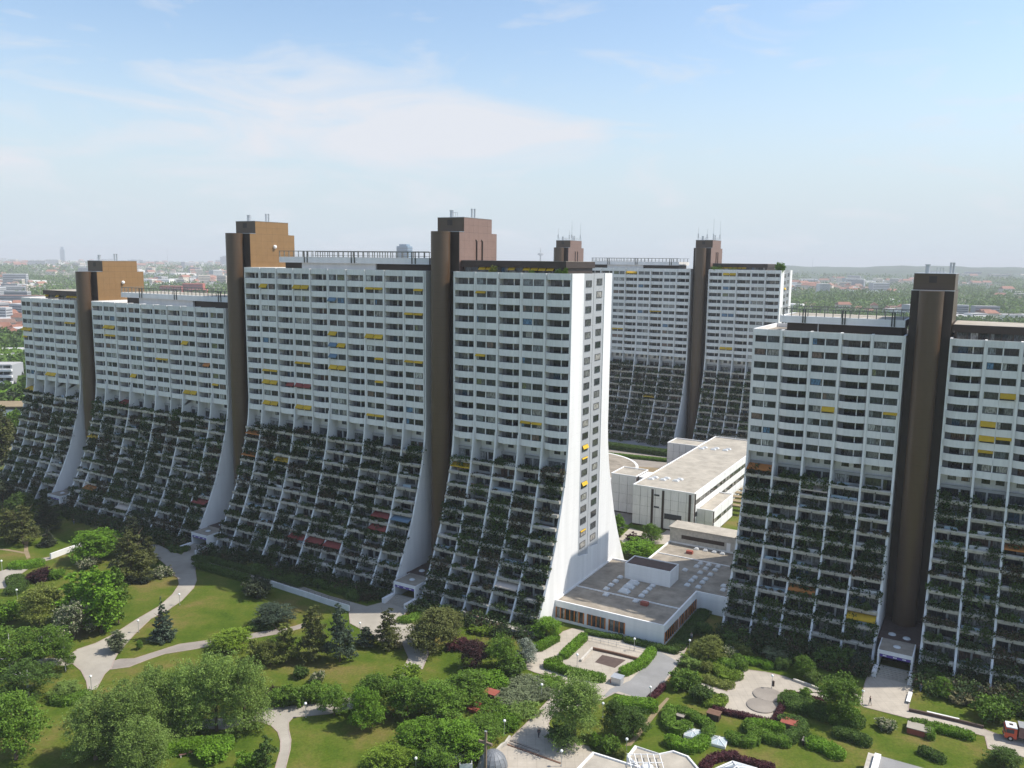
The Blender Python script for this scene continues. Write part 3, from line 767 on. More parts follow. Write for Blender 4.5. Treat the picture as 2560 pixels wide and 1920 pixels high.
    while zs(k) - 1.05 > -0.3:
        f = max(zs(k) - 1.05, 0.02)
        yf = -flare(f)
        b = MB(); b.box(-Lw + 0.25, -0.25, yf + 0.02, yf + 5.2, f - 0.3, f)
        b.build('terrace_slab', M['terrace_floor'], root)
        for i in range(n):
            x = -Lw + i * BAY
            pm, wm, tp = terrace_meshes((i + k * 3) % 2)
            link('planter', pm, root, (x, yf, f))
            fo = link('terrace_front', wm, root, (x, yf + 3.3, f))
            link('pane', tp, fo, (0.45, 0.10, 0.02))
            t = tawn.get((i, lev))
            if t:
                b = MB(); w = BAY - 0.6
                b.add([(0, 0, 0), (w, 0, 0), (w, -2.3, -0.75), (0, -2.3, -0.75), (0, 0, -0.05), (w, 0, -0.05), (w, -2.3, -0.80), (0, -2.3, -0.80)],
                      [(3, 2, 1, 0), (4, 5, 6, 7), (0, 1, 5, 4), (1, 2, 6, 5), (2, 3, 7, 6), (3, 0, 4, 7)])
                b.box(0, w, -2.36, -2.3, -1.0, -0.74)
                b.build('terrace_awning', M[t], root, (x + 0.3, yf + 2.7, f + 2.35))
            # planting on the terrace edge: lush and bare flats alternate in patches over the facade
            q = math.sin(i * 1.1 + lev * .55 + seed) + math.sin(i * .6 - lev * .9 + seed * 1.7) + rg.gauss(0, .8) + (green - 1) * 1.6 + .85 + (.5 if lev > 5 else 0) + (.9 if lev > 8 else 0)
            g = 0 if q < -1.3 else 1 if q < -.2 else 2 if q < 1.2 else 3
            mul = 1.0 if detail else .45
            hgt = (.35, .7, 1.15, 1.9)[g] * rg.uniform(.8, 1.15)
            cl = [(rg.uniform(0.2, BAY - 0.2), rg.uniform(0.55, 1.0)) for _ in range((2, 4, 6, 9)[g])]
            drape = rg.random() < (.05, .18, .35, .6)[g]
            def pt():
                cx, cw = cl[rg.randrange(len(cl))]
                xx = rg.gauss(cx, 0.55 * cw)
                xx = min(max(xx, 0.15 if g < 2 else -0.35), BAY - (0.15 if g < 2 else -0.35))
                if drape and rg.random() < 0.35:
                    return (x + xx, yf - rg.uniform(0.0, 0.5), f + rg.uniform(-1.1, 0.6))
                hh = hgt * cw * max(0.2, 1 - abs(xx - cx) / 1.5)
                return (x + xx, yf + rg.uniform(-0.05 if g < 2 else -0.45, 1.5), f + 0.42 + hh * rg.random() ** 0.7)
            ml = rg.choice((0, 0, 0, 0, 1, 1, 2))
            leaf_quads(leaves, int((40, 150, 300, 520)[g] * mul), pt, 0.13, 0.30 if detail else 0.40, rg, ml)
            if detail and rg.random() < .38:
                sk = rg.choice(('screen', 'screen', 'screen_wood', 'screen_white')); sw_ = rg.choice((1.4, 2.4, 5.2)); sx = rg.uniform(.3, BAY - .3 - sw_)
                link('balustrade_screen', cached(('scr', sk, sw_), lambda: (lambda g_: (g_.box(0, sw_, 0, .06, 0, .95), g_.mesh('screen', M[sk]))[1])(MB())), root, (x + sx, yf + .95, f + .08))
            if rg.random() < .35 or g == 3:
                bx = rg.uniform(0.8, BAY - 0.8); bh = rg.uniform(1.1, 2.4)
                leaf_quads(leaves, int(85 * mul), lambda: (x + rg.gauss(bx, 0.55), yf + 1.1 + rg.gauss(0.2, 0.45), f + 0.2 + bh * rg.random()), 0.15, 0.32, rg)
        lev += 1; k += 1
    # ground-floor gardens at the foot of the terraces
    for _ in range(int(Lw * ((4.6 if row == 'R' else 2.6) if detail else 1.2))):
        gx, gy, gh, gw = rg.uniform(-Lw, 0), -rg.uniform(13.2, 21.5 if row == 'R' else 18.5), rg.uniform(.8, 3.2 if row == 'R' else 2.6), rg.uniform(.7, 1.9)
        leaf_quads(leaves, int(60 * gw), lambda: (gx + rg.gauss(0, gw * .5), gy + rg.gauss(0, gw * .45), gh * rg.random() ** .8), .14, .32, rg, rg.choice((0, 0, 0, 1, 2)), .4)
    o = leaves.build('terrace_plants', [L['terrace'], L['terrace_light'], L['terrace_rust']])
    o.location = root.location; o.rotation_euler = root.rotation_euler
    tag(o, plants_label, 'plants', kind='stuff')
    return root

def penthouse(root, x0, x1, T, m, awnings=True):
    b = MB(); b.box(x0, x1, 4.2, 18, T - 0.9, T + 1.1)
    ph = b.build('penthouse', M['brown_dark'], root)
    b = MB(); b.box(x0 - 0.4, x1 + 0.4, 3.6, 18.5, T + 1.1, T + 2.5)
    b.build('fascia', m, ph)
    b = MB(); b.box(x0 - 0.2, x1 + 0.2, 3.9, 18.2, T + 2.5, T + 2.56)
    b.build('roof_gravel', M['gravel_light'], ph)
    rg = random.Random(int(x0 * 7) + 5)
    x = x0 + 0.5
    while x < x1 - 2.2:
        g = MB(); g.box(0, 1.7, 0, 0.06, 0, 1.6)
        link('pane', cached('ppane', lambda: g.mesh('pane', M['glass'])), ph, (x, 4.12, T - 0.6))
        if awnings and rg.random() < 0.6:
            w = MB(); w.add([(0, 0, 0), (1.7, 0, 0), (1.7, -.6, -.55), (0, -.6, -.55), (0, .04, -.05), (1.7, .04, -.05), (1.7, -.56, -.6), (0, -.56, -.6)],
                            [(3, 2, 1, 0), (4, 5, 6, 7), (0, 1, 5, 4), (1, 2, 6, 5), (2, 3, 7, 6), (3, 0, 4, 7)])
            link('awning', cached('pawn', lambda: w.mesh('awning', M['yellow'])), ph, (x, 4.1, T + 1.05))
        x += 1.95
    return ph

def pool_deck(root, x0, x1, T):
    b = MB(); b.box(x0 + 8, x1 - 17, 5.0, 17, T - 0.9, T + 1.42)
    pw = b.build('plant_room_wall', M['white_wall'], root)
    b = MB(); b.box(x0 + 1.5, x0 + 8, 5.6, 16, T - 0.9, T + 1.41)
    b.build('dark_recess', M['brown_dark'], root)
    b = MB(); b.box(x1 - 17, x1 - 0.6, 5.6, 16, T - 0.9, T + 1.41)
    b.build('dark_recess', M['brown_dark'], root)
    b = MB()
    c = 0.8
    b.prism([(x0, 4 + c), (x0 + c, 4), (x1, 4), (x1, 18), (x0 + c, 18), (x0, 18 - c)], T + 1.42, T + 2.9)
    dk = b.build('pool_deck', M['white_wall'], root)
    b = MB(); b.box(x0 + 1.2, x1 - 0.5, 5.2, 16.8, T + 2.9, T + 2.96)
    b.build('deck_floor', M['gravel_light'], dk)
    b = MB()
    z0, z1 = T + 2.9, T + 4.5
    step = 1.7
    for y in (4.15, 17.85):
        x = x0 + 0.9
        while x < x1:
            b.box(x - 0.08, x + 0.08, y - 0.08, y + 0.08, z0, z1); x += step
        b.box(x0 + 0.8, x1, y - 0.09, y + 0.09, z1 - 0.16, z1 - 0.01); b.box(x0 + 0.8, x1, y - 0.03, y + 0.03, z0 + 0.45, z0 + 0.5)
    y = 5.0
    while y < 17.5:
        b.box(x0 + 0.1, x0 + 0.2, y - 0.05, y + 0.05, z0, z1); y += step
    b.box(x0 + 0.1, x0 + 0.19, 4.6, 17.5, z1 - 0.1, z1 - 0.01)
    b.build('railing', M['pale_rail'], dk)
    for xx in (x0 + 0.2 * (x1 - x0), x0 + 0.22 * (x1 - x0), x0 + 0.52 * (x1 - x0), x0 + 0.54 * (x1 - x0), x0 + .9 * (x1 - x0), x0 + .92 * (x1 - x0)):
        b = MB(); b.box(xx - 0.12, xx + 0.12, 3.82, 3.98, T + 1.5, T + 4.4)
        b.build('down_pipe', M['dark_metal'], dk)

def stair_tower(row, s, T, side_m, label, masts=False, dish=False):
    """brown lift and stair tower in the slot between two blocks; local x runs to the right"""
    root = empty('stair_tower', (*fac(row, s, 0), 0), -PHI)
    tag(root, label, 'stair tower', 'brown stair towers')
    w = GAP
    b = MB(); b.box(-w + 0.3, -0.3, 3.2, 19.8, 0, T + 9)
    # shallow vertical panel joints stand proud of the side
    b.build('shaft', M['brown_dark'], root)
    b = MB()
    n = 36; cx, r = -w / 2, 2.25
    pts = [(cx + r * math.cos(2 * math.pi * i / n), 1.2 + r * math.sin(2 * math.pi * i / n)) for i in range(n)]
    b.prism(pts, 0, T + 9.05)
    b.build('round_shaft', M['brown'], root)
    for zz in range(0, int(T + 9), 3):
        pass
    b = MB()
    z = T - 0.5
    while z < T + 8.8:
        y = 3.25
        while y < 19.7:
            b.box(-0.31, -0.27, y + 0.01, min(y + 2.04, 19.78), z + 0.01, min(z + 1.89, T + 8.98)); y += 2.05
        z += 1.9
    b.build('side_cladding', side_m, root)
    b = MB(); b.box(-w + 0.4, -0.4, 5.3, 17.6, T + 9, T + 12.4)
    mr = b.build('machine_room', M['brown'], root)
    b = MB()
    for (a, c) in ((T + 9.02, T + 10.68), (T + 10.72, T + 12.38)):
        y = 5.35
        while y < 17.5: b.box(-0.41, -0.37, y + 0.01, min(y + 2.04, 17.58), a, c); y += 2.05
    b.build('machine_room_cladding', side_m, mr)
    b = MB(); b.box(-w + 0.3, -0.3, 5.2, 17.7, T + 12.4, T + 12.5); b.box(-w + 0.2, -0.2, 3.1, 5.2, T + 9.05, T + 9.13)
    b.build('roof_edge', M['metal'], root)
    b = MB(); b.box(-w + 3.2, -w + 4.6, 5.26, 5.33, T + 10.6, T + 11.9)
    b.build('vent_grille', M['brown_dark'], mr)
    for (x, y, h, rr) in ((-w + 2.6, 8, 1.6, .45), (-1.6, 10.5, 2.0, .22), (-1.1, 11.0, 2.0, .22)):
        b = MB(); b.cyl(x, y, T + 12.5, T + 12.5 + h, rr, 10); b.cyl(x, y, T + 12.5 + h, T + 12.65 + h, rr * 1.25, 10)
        b.build('chimney', M['metal'], mr)
    b = MB()
    for x in (-w + 4.4, -w + 5.0, -w + 5.6): b.cyl(x, 6.0, T + 12.5, T + 13.6, 0.05, 5)
    b.tube([(-w + 4.4, 6, T + 13.55), (-w + 5.6, 6, T + 13.55)], 0.04, 5)
    b.build('ladder_rail', M['metal'], mr)
    if masts:
        for (x, y, h) in ((-w + 1.3, 5.6, 5.5), (-1.0, 8, 9), (-0.8, 17, 8.5), (-w + 2, 16, 5)):
            b = MB(); b.cyl(x, y, T + 12.5, T + 12.5 + h, 0.10, 6, r1=0.05); b.box(x - 0.2, x + 0.2, y - 0.2, y + 0.2, T + 13.5, T + 15.2)
            b.build('mast', M['metal'], mr)
        b = MB()
        for x in (-w + 1.2, -0.5):
            for i in range(8): b.box(x - .04, x + .04, 5.5 + i * 1.7 - .04, 5.5 + i * 1.7 + .04, T + 12.5, T + 13.7)
            b.box(x - .03, x + .03, 5.5, 17.4, T + 13.6, T + 13.7)
        b.build('roof_railing', M['metal'], mr)
    if dish:
        b = MB(); b.ball(-0.02, 12.0, T + 5.6, 0.55, 10); b.cyl(-0.3, 12, T + 5.0, T + 5.6, 0.07, 6)
        b.build('satellite_dish', M['globe'], root)
    if side_m is M['rose_sheen']:
        for y in (10.5, 13.0):
            b = MB(); b.tube([(-0.12, y, T + 0.9), (-0.12, y, T + 7.0), (-0.3, y - 0.3, T + 7.4)], 0.16, 8)
            b.build('wall_duct', M['brown_dark'], root)
    return root

def entrance(row, s, o1, label, steps=True):
    """flat canopy over the way into the slot between two blocks"""
    root = empty('entrance_canopy', (*fac(row, s, 0), 0), -PHI)
    tag(root, label, 'canopy', 'entrance canopies')
    w = GAP
    b = MB(); b.box(-w + 0.3, -0.3, -o1 + 6, 3.1, 3.5, 3.95)
    b.build('rear_roof', M['soil_and_shade'], root)  # shade in the slot painted in as a dark roof colour
    b = MB(); b.box(-w + 1.0, -1.0, -o1, -o1 + 6.2, 3.3, 4.0)
    b.build('roof', M['white_wall'], root)
    b = MB(); b.box(-w + 1.2, -1.2, -o1 + 0.2, -o1 + 6.1, 4.0, 4.04)
    b.build('roof_gravel', M['gravel'], root)
    for x in (-w + 1.0, -1.35):
        b = MB(); b.box(x, x + 0.35, -o1, -o1 + 6, 0, 3.3)
        b.build('side_wall', M['white_wall'], root)
    b = MB(); b.box(-w + 1.4, -1.4, -o1 + 0.03, -o1 + 0.12, 2.75, 3.3)
    sg = b.build('sign_band', M['purple'], root)
    for x in (-w * .72, -w * .5, -w * .3):
        b = MB()
        for i in range(3): b.box(x - 0.3 + i * .22, x - 0.15 + i * .22, -o1 - 0.0, -o1 + 0.03, 2.92, 3.14)
        b.build('sign_lettering', M['globe'], sg)
    for (x, y) in ((-w * .5, -o1 + 3), (-w * .35, -o1 + 8.2), (-w * .68, -o1 + 8.8)):
        b = MB(); b.ball(x, y, 3.98, 0.75, 12, 0, 0.45)
        b.build('rooflight_dome', M['dome'], root)
    b = MB(); b.box(-w + 1.4, -1.4, -o1 + 5.2, -o1 + 5.3, 0.0, 3.3)
    b.build('glass_doors', M['glass'], root)
    if steps:
        for i in range(7):
            b = MB(); b.box(-w + 1.5, -1.5, -o1 - 3.4 + i * .55, -o1 + 0.6, 0.03, 0.10 + .12 * i)
            b.build('step', M['concrete'], root)
        for x in (-w + 0.6, -1.4):
            b = MB(); b.box(x, x + 0.8, -o1 - 3.8, -o1 - 0.1, 0, 1.15)
            b.build('stair_cheek', M['white_wall'], root)
    return root

Y1, Y2 = 0.78, 0.28
W5, W10, GS = 5 * BAY, 10 * BAY, GAP
c_block = body('apartment_block', 'C', 0, 5, 'B', 13, True,
     {(1, 1): [('L', Y2, 'yellow')], (1, 6): [('L', Y2, 'yellow')], (3, 11): [('F', Y2, 'yellow')]},
     {(0, 1): 'yellow', (3, 9): 'beige'},
     'tall white terraced block whose narrow sunlit end wall carries two columns of square windows', 'dark shrubs and trailing plants on the terraces beside the sunlit end wall', end_right=True, seed=3)
penthouse(c_block, -W5 + 0.3, -3.2, 75.1, M['brown_dark'])
m_block = body('apartment_block', 'C', W5 + GS, 10, 'B', 13, True,
     {(1, 1): [('L', Y1, 'yellow')], (3, 1): [('F', Y1, 'yellow')], (7, 1): [('F', Y2, 'yellow')], (9, 1): [('R', Y2, 'yellow')], (9, 3): [('F', Y2, 'yellow')],
      (5, 5): [('L', Y1, 'yellow')], (7, 5): [('F', Y1, 'yellow')], (5, 6): [('R', Y1, 'yellow'), ('L', Y1, 'blue')], (5, 8): [('F', Y1, 'yellow')], (3, 8): [('F', Y2, 'yellow')],
      (7, 7): [('R', Y2, 'yellow')], (9, 7): [('F', Y2, 'yellow')], (1, 9): [('F', Y2, 'yellow')], (1, 10): [('F', Y1, 'yellow')], (3, 10): [('F', Y1, 'red')], (2, 10): [('R', Y1, 'red')],
      (7, 9): [('R', Y2, 'yellow')], (1, 12): [('F', Y1, 'yellow')], (3, 12): [('F', Y1, 'yellow')], (7, 12): [('F', Y2, 'yellow')], (5, 7): [('L', Y1, 'blue')], (5, 2): [('L', Y1, 'blue')]},
     {(2, 3): 'yellow', (8, 6): 'red', (9, 6): 'blue', (8, 7): 'red', (0, 1): 'orange', (4, 9): 'red', (6, 9): 'red', (5, 9): 'red', (0, 3): 'orange'},
     'long tall white terraced block with a railed pool deck between the two tallest brown towers', 'dark green planting covering the terraces of the long central block', seed=5)
pool_deck(m_block, -W10 + 8.8, -1.2, 75.1)
l_block = body('apartment_block', 'C', W5 + W10 + 2 * GS, 10, 'B', 9, True,
     {(1, 2): [('F', Y1, 'yellow')], (1, 3): [('F', Y2, 'yellow')], (3, 7): [('L', Y1, 'yellow')], (5, 5): [('F', Y2, 'yellow')], (7, 3): [('L', Y1, 'yellow')], (7, 8): [('F', Y1, 'yellow')], (9, 7): [('L', Y2, 'yellow')], (8, 5): [('R', Y1, 'orange')]},
     {(0, 4): 'yellow', (1, 9): 'orange', (4, 10): 'beige', (9, 8): 'red', (2, 0): 'red'},
     'lower white terraced block with a pool deck, behind the bright green round tree', 'dense dark planting over the terraces of the lower pool-deck block', green=1.25, seed=7)
pool_deck(l_block, -W10 + 9.2, -1.2, 63.7)
fl_block = body('apartment_block', 'C', W5 + 2 * W10 + 3 * GS, 5, 'W', 9, True,
     {(0, 3): [('F', Y1, 'yellow')], (0, 4): [('L', Y2, 'yellow')], (2, 8): [('F', Y1, 'yellow')], (4, 2): [('F', Y2, 'yellow')]},
     {(0, 0): 'yellow'},
     'farthest-left white terraced block with a brown penthouse along its roof', 'dark planting on the terraces of the farthest-left block', green=1.25, seed=9)
penthouse(fl_block, -W5 + 8, -0.6, 63.7, M['brown_dark'])
r_block = body('apartment_block', 'R', -W5, 5, 'W', 9, True,
     {(2, 5): [('R', Y1, 'yellow')], (4, 5): [('R', Y2, 'yellow')]},
     {(0, 0): 'orange', (4, 9): 'yellow', (2, 1): 'beige', (2, 8): 'orange'},
     'white terraced block right of the flat-roofed pavilion, with a railed pool deck on top', 'shaded planting on the terraces between the pavilion and the near brown tower', green=1.1, seed=13)
pool_deck(r_block, -W5 + 4.4, -0.4, 63.7)
r2_block = body('apartment_block', 'R', -W5 - GS - 5 * BAY, 5, 'B', 9, True,
     {(1, 3): [('R', Y1, 'yellow')], (1, 5): [('L', Y1, 'yellow')], (1, 6): [('L', Y1, 'yellow'), ('R', Y2, 'yellow')], (1, 7): [('L', Y2, 'yellow')]},
     {(2, 3): 'orange', (3, 1): 'red'},
     'white terraced block cut by the right edge of the view, with a brown flat penthouse', 'dark planting on the terraces at the right edge of the view', green=1.15, seed=15)
penthouse(r2_block, -W5 + 0.3, -0.6, 63.7, M['brown_dark'], False)
f_block = body('apartment_block', 'F', 0, 5, 'B', 13, False,
     {(1, 0): [('F', Y1, 'yellow')], (1, 11): [('F', Y1, 'yellow')], (4, 8): [('R', Y2, 'yellow')]}, {},
     'distant white terraced block right of the slim far tower, a bush on its roof corner', 'hazy dark planting on the terraces of the distant right-hand block', end_right=True, seed=17)
penthouse(f_block, -W5 + 1, -6.5, 75.1, M['brown_dark'])
f2_block = body('apartment_block', 'F', W5 + GS, 8, 'W', 13, False,
     {(3, 0): [('F', Y1, 'yellow')], (5, 6): [('F', Y2, 'yellow')], (2, 9): [('F', Y2, 'yellow')]}, {(5, 5): 'yellow'},
     'distant white terraced block half hidden behind the sunlit end wall', 'hazy dark planting on the terraces of the half-hidden distant block', seed=19)
pool_deck(f2_block, -8 * BAY - 1, -6.4, 75.1)

stair_tower('C', W5, 75.1, M['rose_sheen'], 'tallest brown stair tower, rose-brown sunlit side with two dark ducts')
stair_tower('C', W5 + W10 + GS, 75.1, M['brown_sunlit'], 'tall brown stair tower with ochre sunlit side and a white dish, second from the left', dish=True)
stair_tower('C', W5 + 2 * W10 + 2 * GS, 63.7, M['brown_sunlit'], 'low brown stair tower with an ochre sunlit side at the far left', dish=True)
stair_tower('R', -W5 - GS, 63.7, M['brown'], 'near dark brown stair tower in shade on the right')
stair_tower('F', W5, 75.1, M['rose_sheen'], 'slim distant brown stair tower with an aerial', masts=True)
stair_tower('F', W5 + 8 * BAY + GS + 2 * BAY, 75.1, M['rose_sheen'], 'distant brown stair tower bristling with masts above the central roofs', masts=True)
entrance('C', W5, 13.3, 'flat white entrance canopy below the tallest brown tower')
entrance('C', W5 + W10 + GS, 14.4, 'flat white entrance canopy behind the bright green tree')
entrance('C', W5 + 2 * W10 + 2 * GS, 13.2, 'flat white entrance canopy at the far left among dark pines', False)
entrance('R', -W5 - GS, 15.0, 'flat entrance canopy with domed rooflights below the near dark tower')
# ---------------------------------------------------------------- low buildings
def fpoly(pts, row='C'): return [fac(row, s, o) for s, o in pts]
def local_root(name, label, cat, group=None):
    o = empty(name, (*ORG['C'], 0), -PHI)           # local x = -s, y = -o
    tag(o, label, cat, group); return o
def so(pts): return [(-s, -o) for s, o in pts]

# flat-roofed pavilion
pv = local_root('pavilion', 'low flat-roofed white pavilion with orange-framed windows and gravel roof', 'building')
outer = [(-0.1, 4.4), (-25.2, 4.4), (-25.2, -16.7), (-32.6, -16.7), (-32.6, -47), (-8, -47), (-8, -26.7), (-0.1, -26.7)]
b = MB(); b.prism(so(outer), 0, 4.0); b.build('wall', M['white_wall'], pv)
b = MB(); b.prism(so([(-0.3, 4.1), (-24.9, 4.1), (-24.9, -17), (-32.4, -17), (-32.4, -46.7), (-8.3, -46.7), (-8.3, -26.4), (-0.3, -26.4)]), 4.0, 4.2)
b.build('gravel_roof', M['gravel'], pv)
def parapet(root, pts, z0, z1, w=0.35, m='white_wall', close=True):
    n = len(pts)
    for i in range(n if close else n - 1):
        (s0, o0), (s1, o1) = pts[i], pts[(i + 1) % n]
        b = MB()
        if abs(s0 - s1) > abs(o0 - o1):
            a, c = sorted((-s0, -s1)); b.box(a - w / 2, c + w / 2, -o0 - w / 2, -o0 + w / 2, z0, z1 + (0.004 if i % 2 else 0))
        else:
            a, c = sorted((-o0, -o1)); b.box(-s0 - w / 2 + .003, -s0 + w / 2 - .003, a, c, z0, z1 - .004)
        b.build('parapet', M[m], root)
parapet(pv, [(-0.25, 4.25), (-25.05, 4.25), (-25.05, -16.85), (-32.45, -16.85), (-32.45, -46.85), (-8.15, -46.85), (-8.15, -26.55), (-0.25, -26.55)], 3.2, 4.6)
for (a, c, o) in ((0.4, 24.9, -6.0), (8.4, 32.3, -37)):
    b = MB(); b.box(a, c, -o - 0.12, -o + 0.12, 4.2, 4.42); b.build('roof_joint', M['white_wall'], pv)
b = MB(); b.box(7.8, 18.9, 16.5, 22.4, 4.2, 7.7); bx = b.build('roof_box', M['white_wall'], pv)
b = MB(); b.box(8.0, 18.7, 16.7, 22.2, 7.7, 7.74); b.build('roof_box_gravel', M['soil_and_shade'], bx)
parapet(bx, [(-7.9, -16.6), (-18.8, -16.6), (-18.8, -22.3), (-7.9, -22.3)], 7.7, 7.95, 0.2)
def dome_mesh(w, d, h):
    b = MB()
    b.box(-w, w, -d, d, 0, 0.25)
    q = [(-w * .92, -d * .92, .25), (w * .92, -d * .92, .25), (w * .92, d * .92, .25), (-w * .92, d * .92, .25), (-w * .55, -d * .55, h), (w * .55, -d * .55, h), (w * .55, d * .55, h), (-w * .55, d * .55, h)]
    b.add(q, [(4, 5, 6, 7), (0, 1, 5, 4), (1, 2, 6, 5), (2, 3, 7, 6), (3, 0, 4, 7)])
    return b.mesh('rooflight', M['dome'])
dm_s, dm_l = dome_mesh(.6, .6, .55), dome_mesh(1.25, .85, .85)
for p in ((25.99, 188.54), (24.59, 185.98), (23.25, 183.69), (21.94, 181.38), (21.49, 178.03), (27.66, 174.69), (32.79, 183.57), (31.70, 181.68), (30.46, 179.63), (29.37, 177.62), (42.29, 193.78), (45.61, 196.22), (47.00, 198.40), (48.86, 197.43), (47.51, 194.88), (49.60, 193.94), (50.88, 196.39), (45.62, 192.14), (47.78, 190.94), (43.62, 188.89), (42.38, 186.90), (45.94, 187.95), (44.73, 185.91), (40.89, 184.24), (43.17, 183.07), (48.37, 208.96), (50.48, 207.98), (52.51, 206.83), (54.31, 205.69), (49.21, 183.95), (48.48, 181.53)):
    d = Vector((p[0] - ORG['C'][0], p[1] - ORG['C'][1]))
    link('rooflight', dm_s, pv, (d.x * -TLX - d.y * TLY, d.x * NBX + d.y * NBY, 4.2))
for p in ((25.81, 179.91), (27.23, 182.66), (28.61, 185.00)):
    d = Vector((p[0] - ORG['C'][0], p[1] - ORG['C'][1]))
    link('large_rooflight', dm_l, pv, (d.x * -TLX - d.y * TLY, d.x * NBX + d.y * NBY, 4.2))
for p in ((29.28, 172.86), (45.91, 205.82)):
    d = Vector((p[0] - ORG['C'][0], p[1] - ORG['C'][1]))
    b = MB(); b.box(-.8, .8, -.55, .55, 0, .75); b.build('red_roof_vent', M['red_roofing'], pv, (d.x * -TLX - d.y * TLY, d.x * NBX + d.y * NBY, 4.2))
def orange_window(root, along_x, a, c, fixed, z0, z1, n):
    """band window with orange uprights; along_x: front face, else the right-hand face"""
    b = MB(); e = 0.06
    if along_x: b.box(a, c, fixed - 0.03, fixed + 0.4, z0, z1)
    else: b.box(fixed - 0.4, fixed + 0.03, a, c, z0, z1)
    w = b.build('window', M['frame'], root)
    for i in range(n):
        x0 = a + (c - a) * i / n; x1 = a + (c - a) * (i + 1) / n
        b = MB()
        if along_x: b.box(x0 + .14, x1 - .14, fixed - 0.08, fixed - 0.03, z0 + .15, z1 - .1)
        else: b.box(fixed + .03, fixed + .08, x0 + .14, x1 - .14, z0 + .15, z1 - .1)
        b.build('pane', M['glass'], w)
    for i in range(n + 1):
        x = a + (c - a) * i / n
        b = MB()
        if along_x: b.box(x - .10, x + .10, fixed - 0.16, fixed - 0.03, z0, z1)
        else: b.box(fixed + .03, fixed + .16, x - .10, x + .10, z0, z1)
        b.build('orange_upright', M['orange_frame'], w)
orange_window(pv, True, 0.6, 7.2, -4.4, .7, 3.15, 6)
orange_window(pv, True, 8.1, 12.2, -4.4, .7, 3.15, 4)
orange_window(pv, True, 13.1, 16.6, -4.4, .7, 3.15, 3)
orange_window(pv, False, -3.9, 4.0, 25.2, 0.6, 2.9, 6)
orange_window(pv, False, 5.0, 16.2, 25.2, 0.6, 2.9, 9)

# grey hall behind the pavilion roof
gh = local_root('grey_hall', 'grey hall with one long dark window band behind the pavilion roof', 'building')
b = MB(); b.box(8, 33, 46.9, 53, 0, 8.2); b.build('wall', M['planter'], gh)
b = MB(); b.box(7.7, 33.2, 46.6, 53.2, 8.2, 8.5); b.build('roof', M['gravel_light'], gh)
b = MB(); b.box(11.2, 22.6, 46.80, 46.89, 5.7, 6.7); b.build('window_band', M['brown_dark'], gh)
b = MB(); b.box(23.2, 24.2, 46.82, 46.89, 4.6, 6.7); b.build('door', M['white_wall'], gh)

# school of white panelled boxes
sc = local_root('school', 'white panelled school of stepped flat-roofed boxes between the two blocks', 'building')
def panel_box(root, x0, x1, y0, y1, z1, dark_x=(), base=0.0):
    b = MB(); b.box(x0 + .08, x1 - .08, y0 + .08, y1 - .08, base, z1 - 0.3); vol = b.build('volume', M['brown_dark'], root)
    nz = max(2, round((z1 - base) / 3.2))
    def run(a, c, fn):
        n = max(1, round((c - a) / 2.5))
        for i in range(n):
            for j in range(nz):
                u0 = a + (c - a) * i / n; u1 = a + (c - a) * (i + 1) / n
                w0 = base + 0.4 + (z1 - base - 0.4) * j / nz; w1 = base + 0.4 + (z1 - base - 0.4) * (j + 1) / nz
                b = MB(); fn(b, u0 + .05, u1 - .05, w0 + .03, w1 - .03); b.build('wall_panel', M['white'], vol)
    run(x0, x1, lambda b, u0, u1, w0, w1: b.box(u0, u1, y0 - .06, y0 + .1, w0, w1))
    b = MB(); b.box(x0 + .2, x1 - .2, y0 + .2, y1 - .2, z1 - .3, z1 - .1); b.build('roof_gravel', M['gravel_light'], vol)
    for (a, c, d, e) in ((x0 - .08, x1 + .08, y0 - .08, y0 + .22), (x0 - .08, x1 + .08, y1 - .22, y1 + .08)):
        b = MB(); b.box(a, c, d, e, z1 - .02, z1 + .3); b.build('roof_edge', M['white_wall'], vol)
    for (a, c) in ((x0 - .08, x0 + .22), (x1 - .22, x1 + .08)):
        b = MB(); b.box(a, c, y0 + .22, y1 - .22, z1 - .02, z1 + .296); b.build('roof_edge', M['white_wall'], vol)
    return vol
va = panel_box(sc, -22.3, -14.0, 77.3, 87.4, 12)
vb = panel_box(sc, -11.3, 7.5, 68.3, 151, 12)
vc = panel_box(sc, -23, -11.4, 130.3, 140, 12)
vd = panel_box(sc, 7.6, 12.3, 70.9, 92, 7)
b = MB(); b.box(-14.0, -11.3, 79.5, 87, 0, 11.7); b.build('link_wall', M['white_wall'], sc)
# long sunlit side with window bands
for (x, y0, y1, zz, v) in ((7.5, 69.5, 150, ((5.0, 6.3), (8.6, 9.9)), vb), (12.3, 72, 91.5, ((3.2, 4.4),), vd)):
    y = y0
    while y < y1 - 3:
        b = MB(); b.box(x - .02, x + .10, y + .06, min(y + 7.0, y1) - .06, 0.3, zz[0][0] - .1); b.build('side_panel', M['white_wall'], v)
        for q, (a, c) in enumerate(zz):
            top = zz[q + 1][0] - .1 if q + 1 < len(zz) else (11.9 if x < 10 else 6.9)
            b = MB(); b.box(x - .02, x + .10, y + .06, min(y + 7.0, y1) - .06, c + .1, top); b.build('side_panel', M['white_wall'], v)
            for t in range(4):
                b = MB(); b.box(x - .02, x + .05, y + .1 + t * 1.73, min(y + 1.65 + t * 1.73, y1), a, c); b.build('pane', M['glass'], v)
        y += 7.05
for p in ((-9.5, 78), (-6, 79), (-2.2, 80), (-9.5, 128), (-5.5, 129), (-1.5, 130)):
    for q in range(2):
        link('rooflight', dm_l, vb, (p[0] + 0.5 * q, p[1] + 2.3 * q, 11.9), scale=(.8, .9, .6))
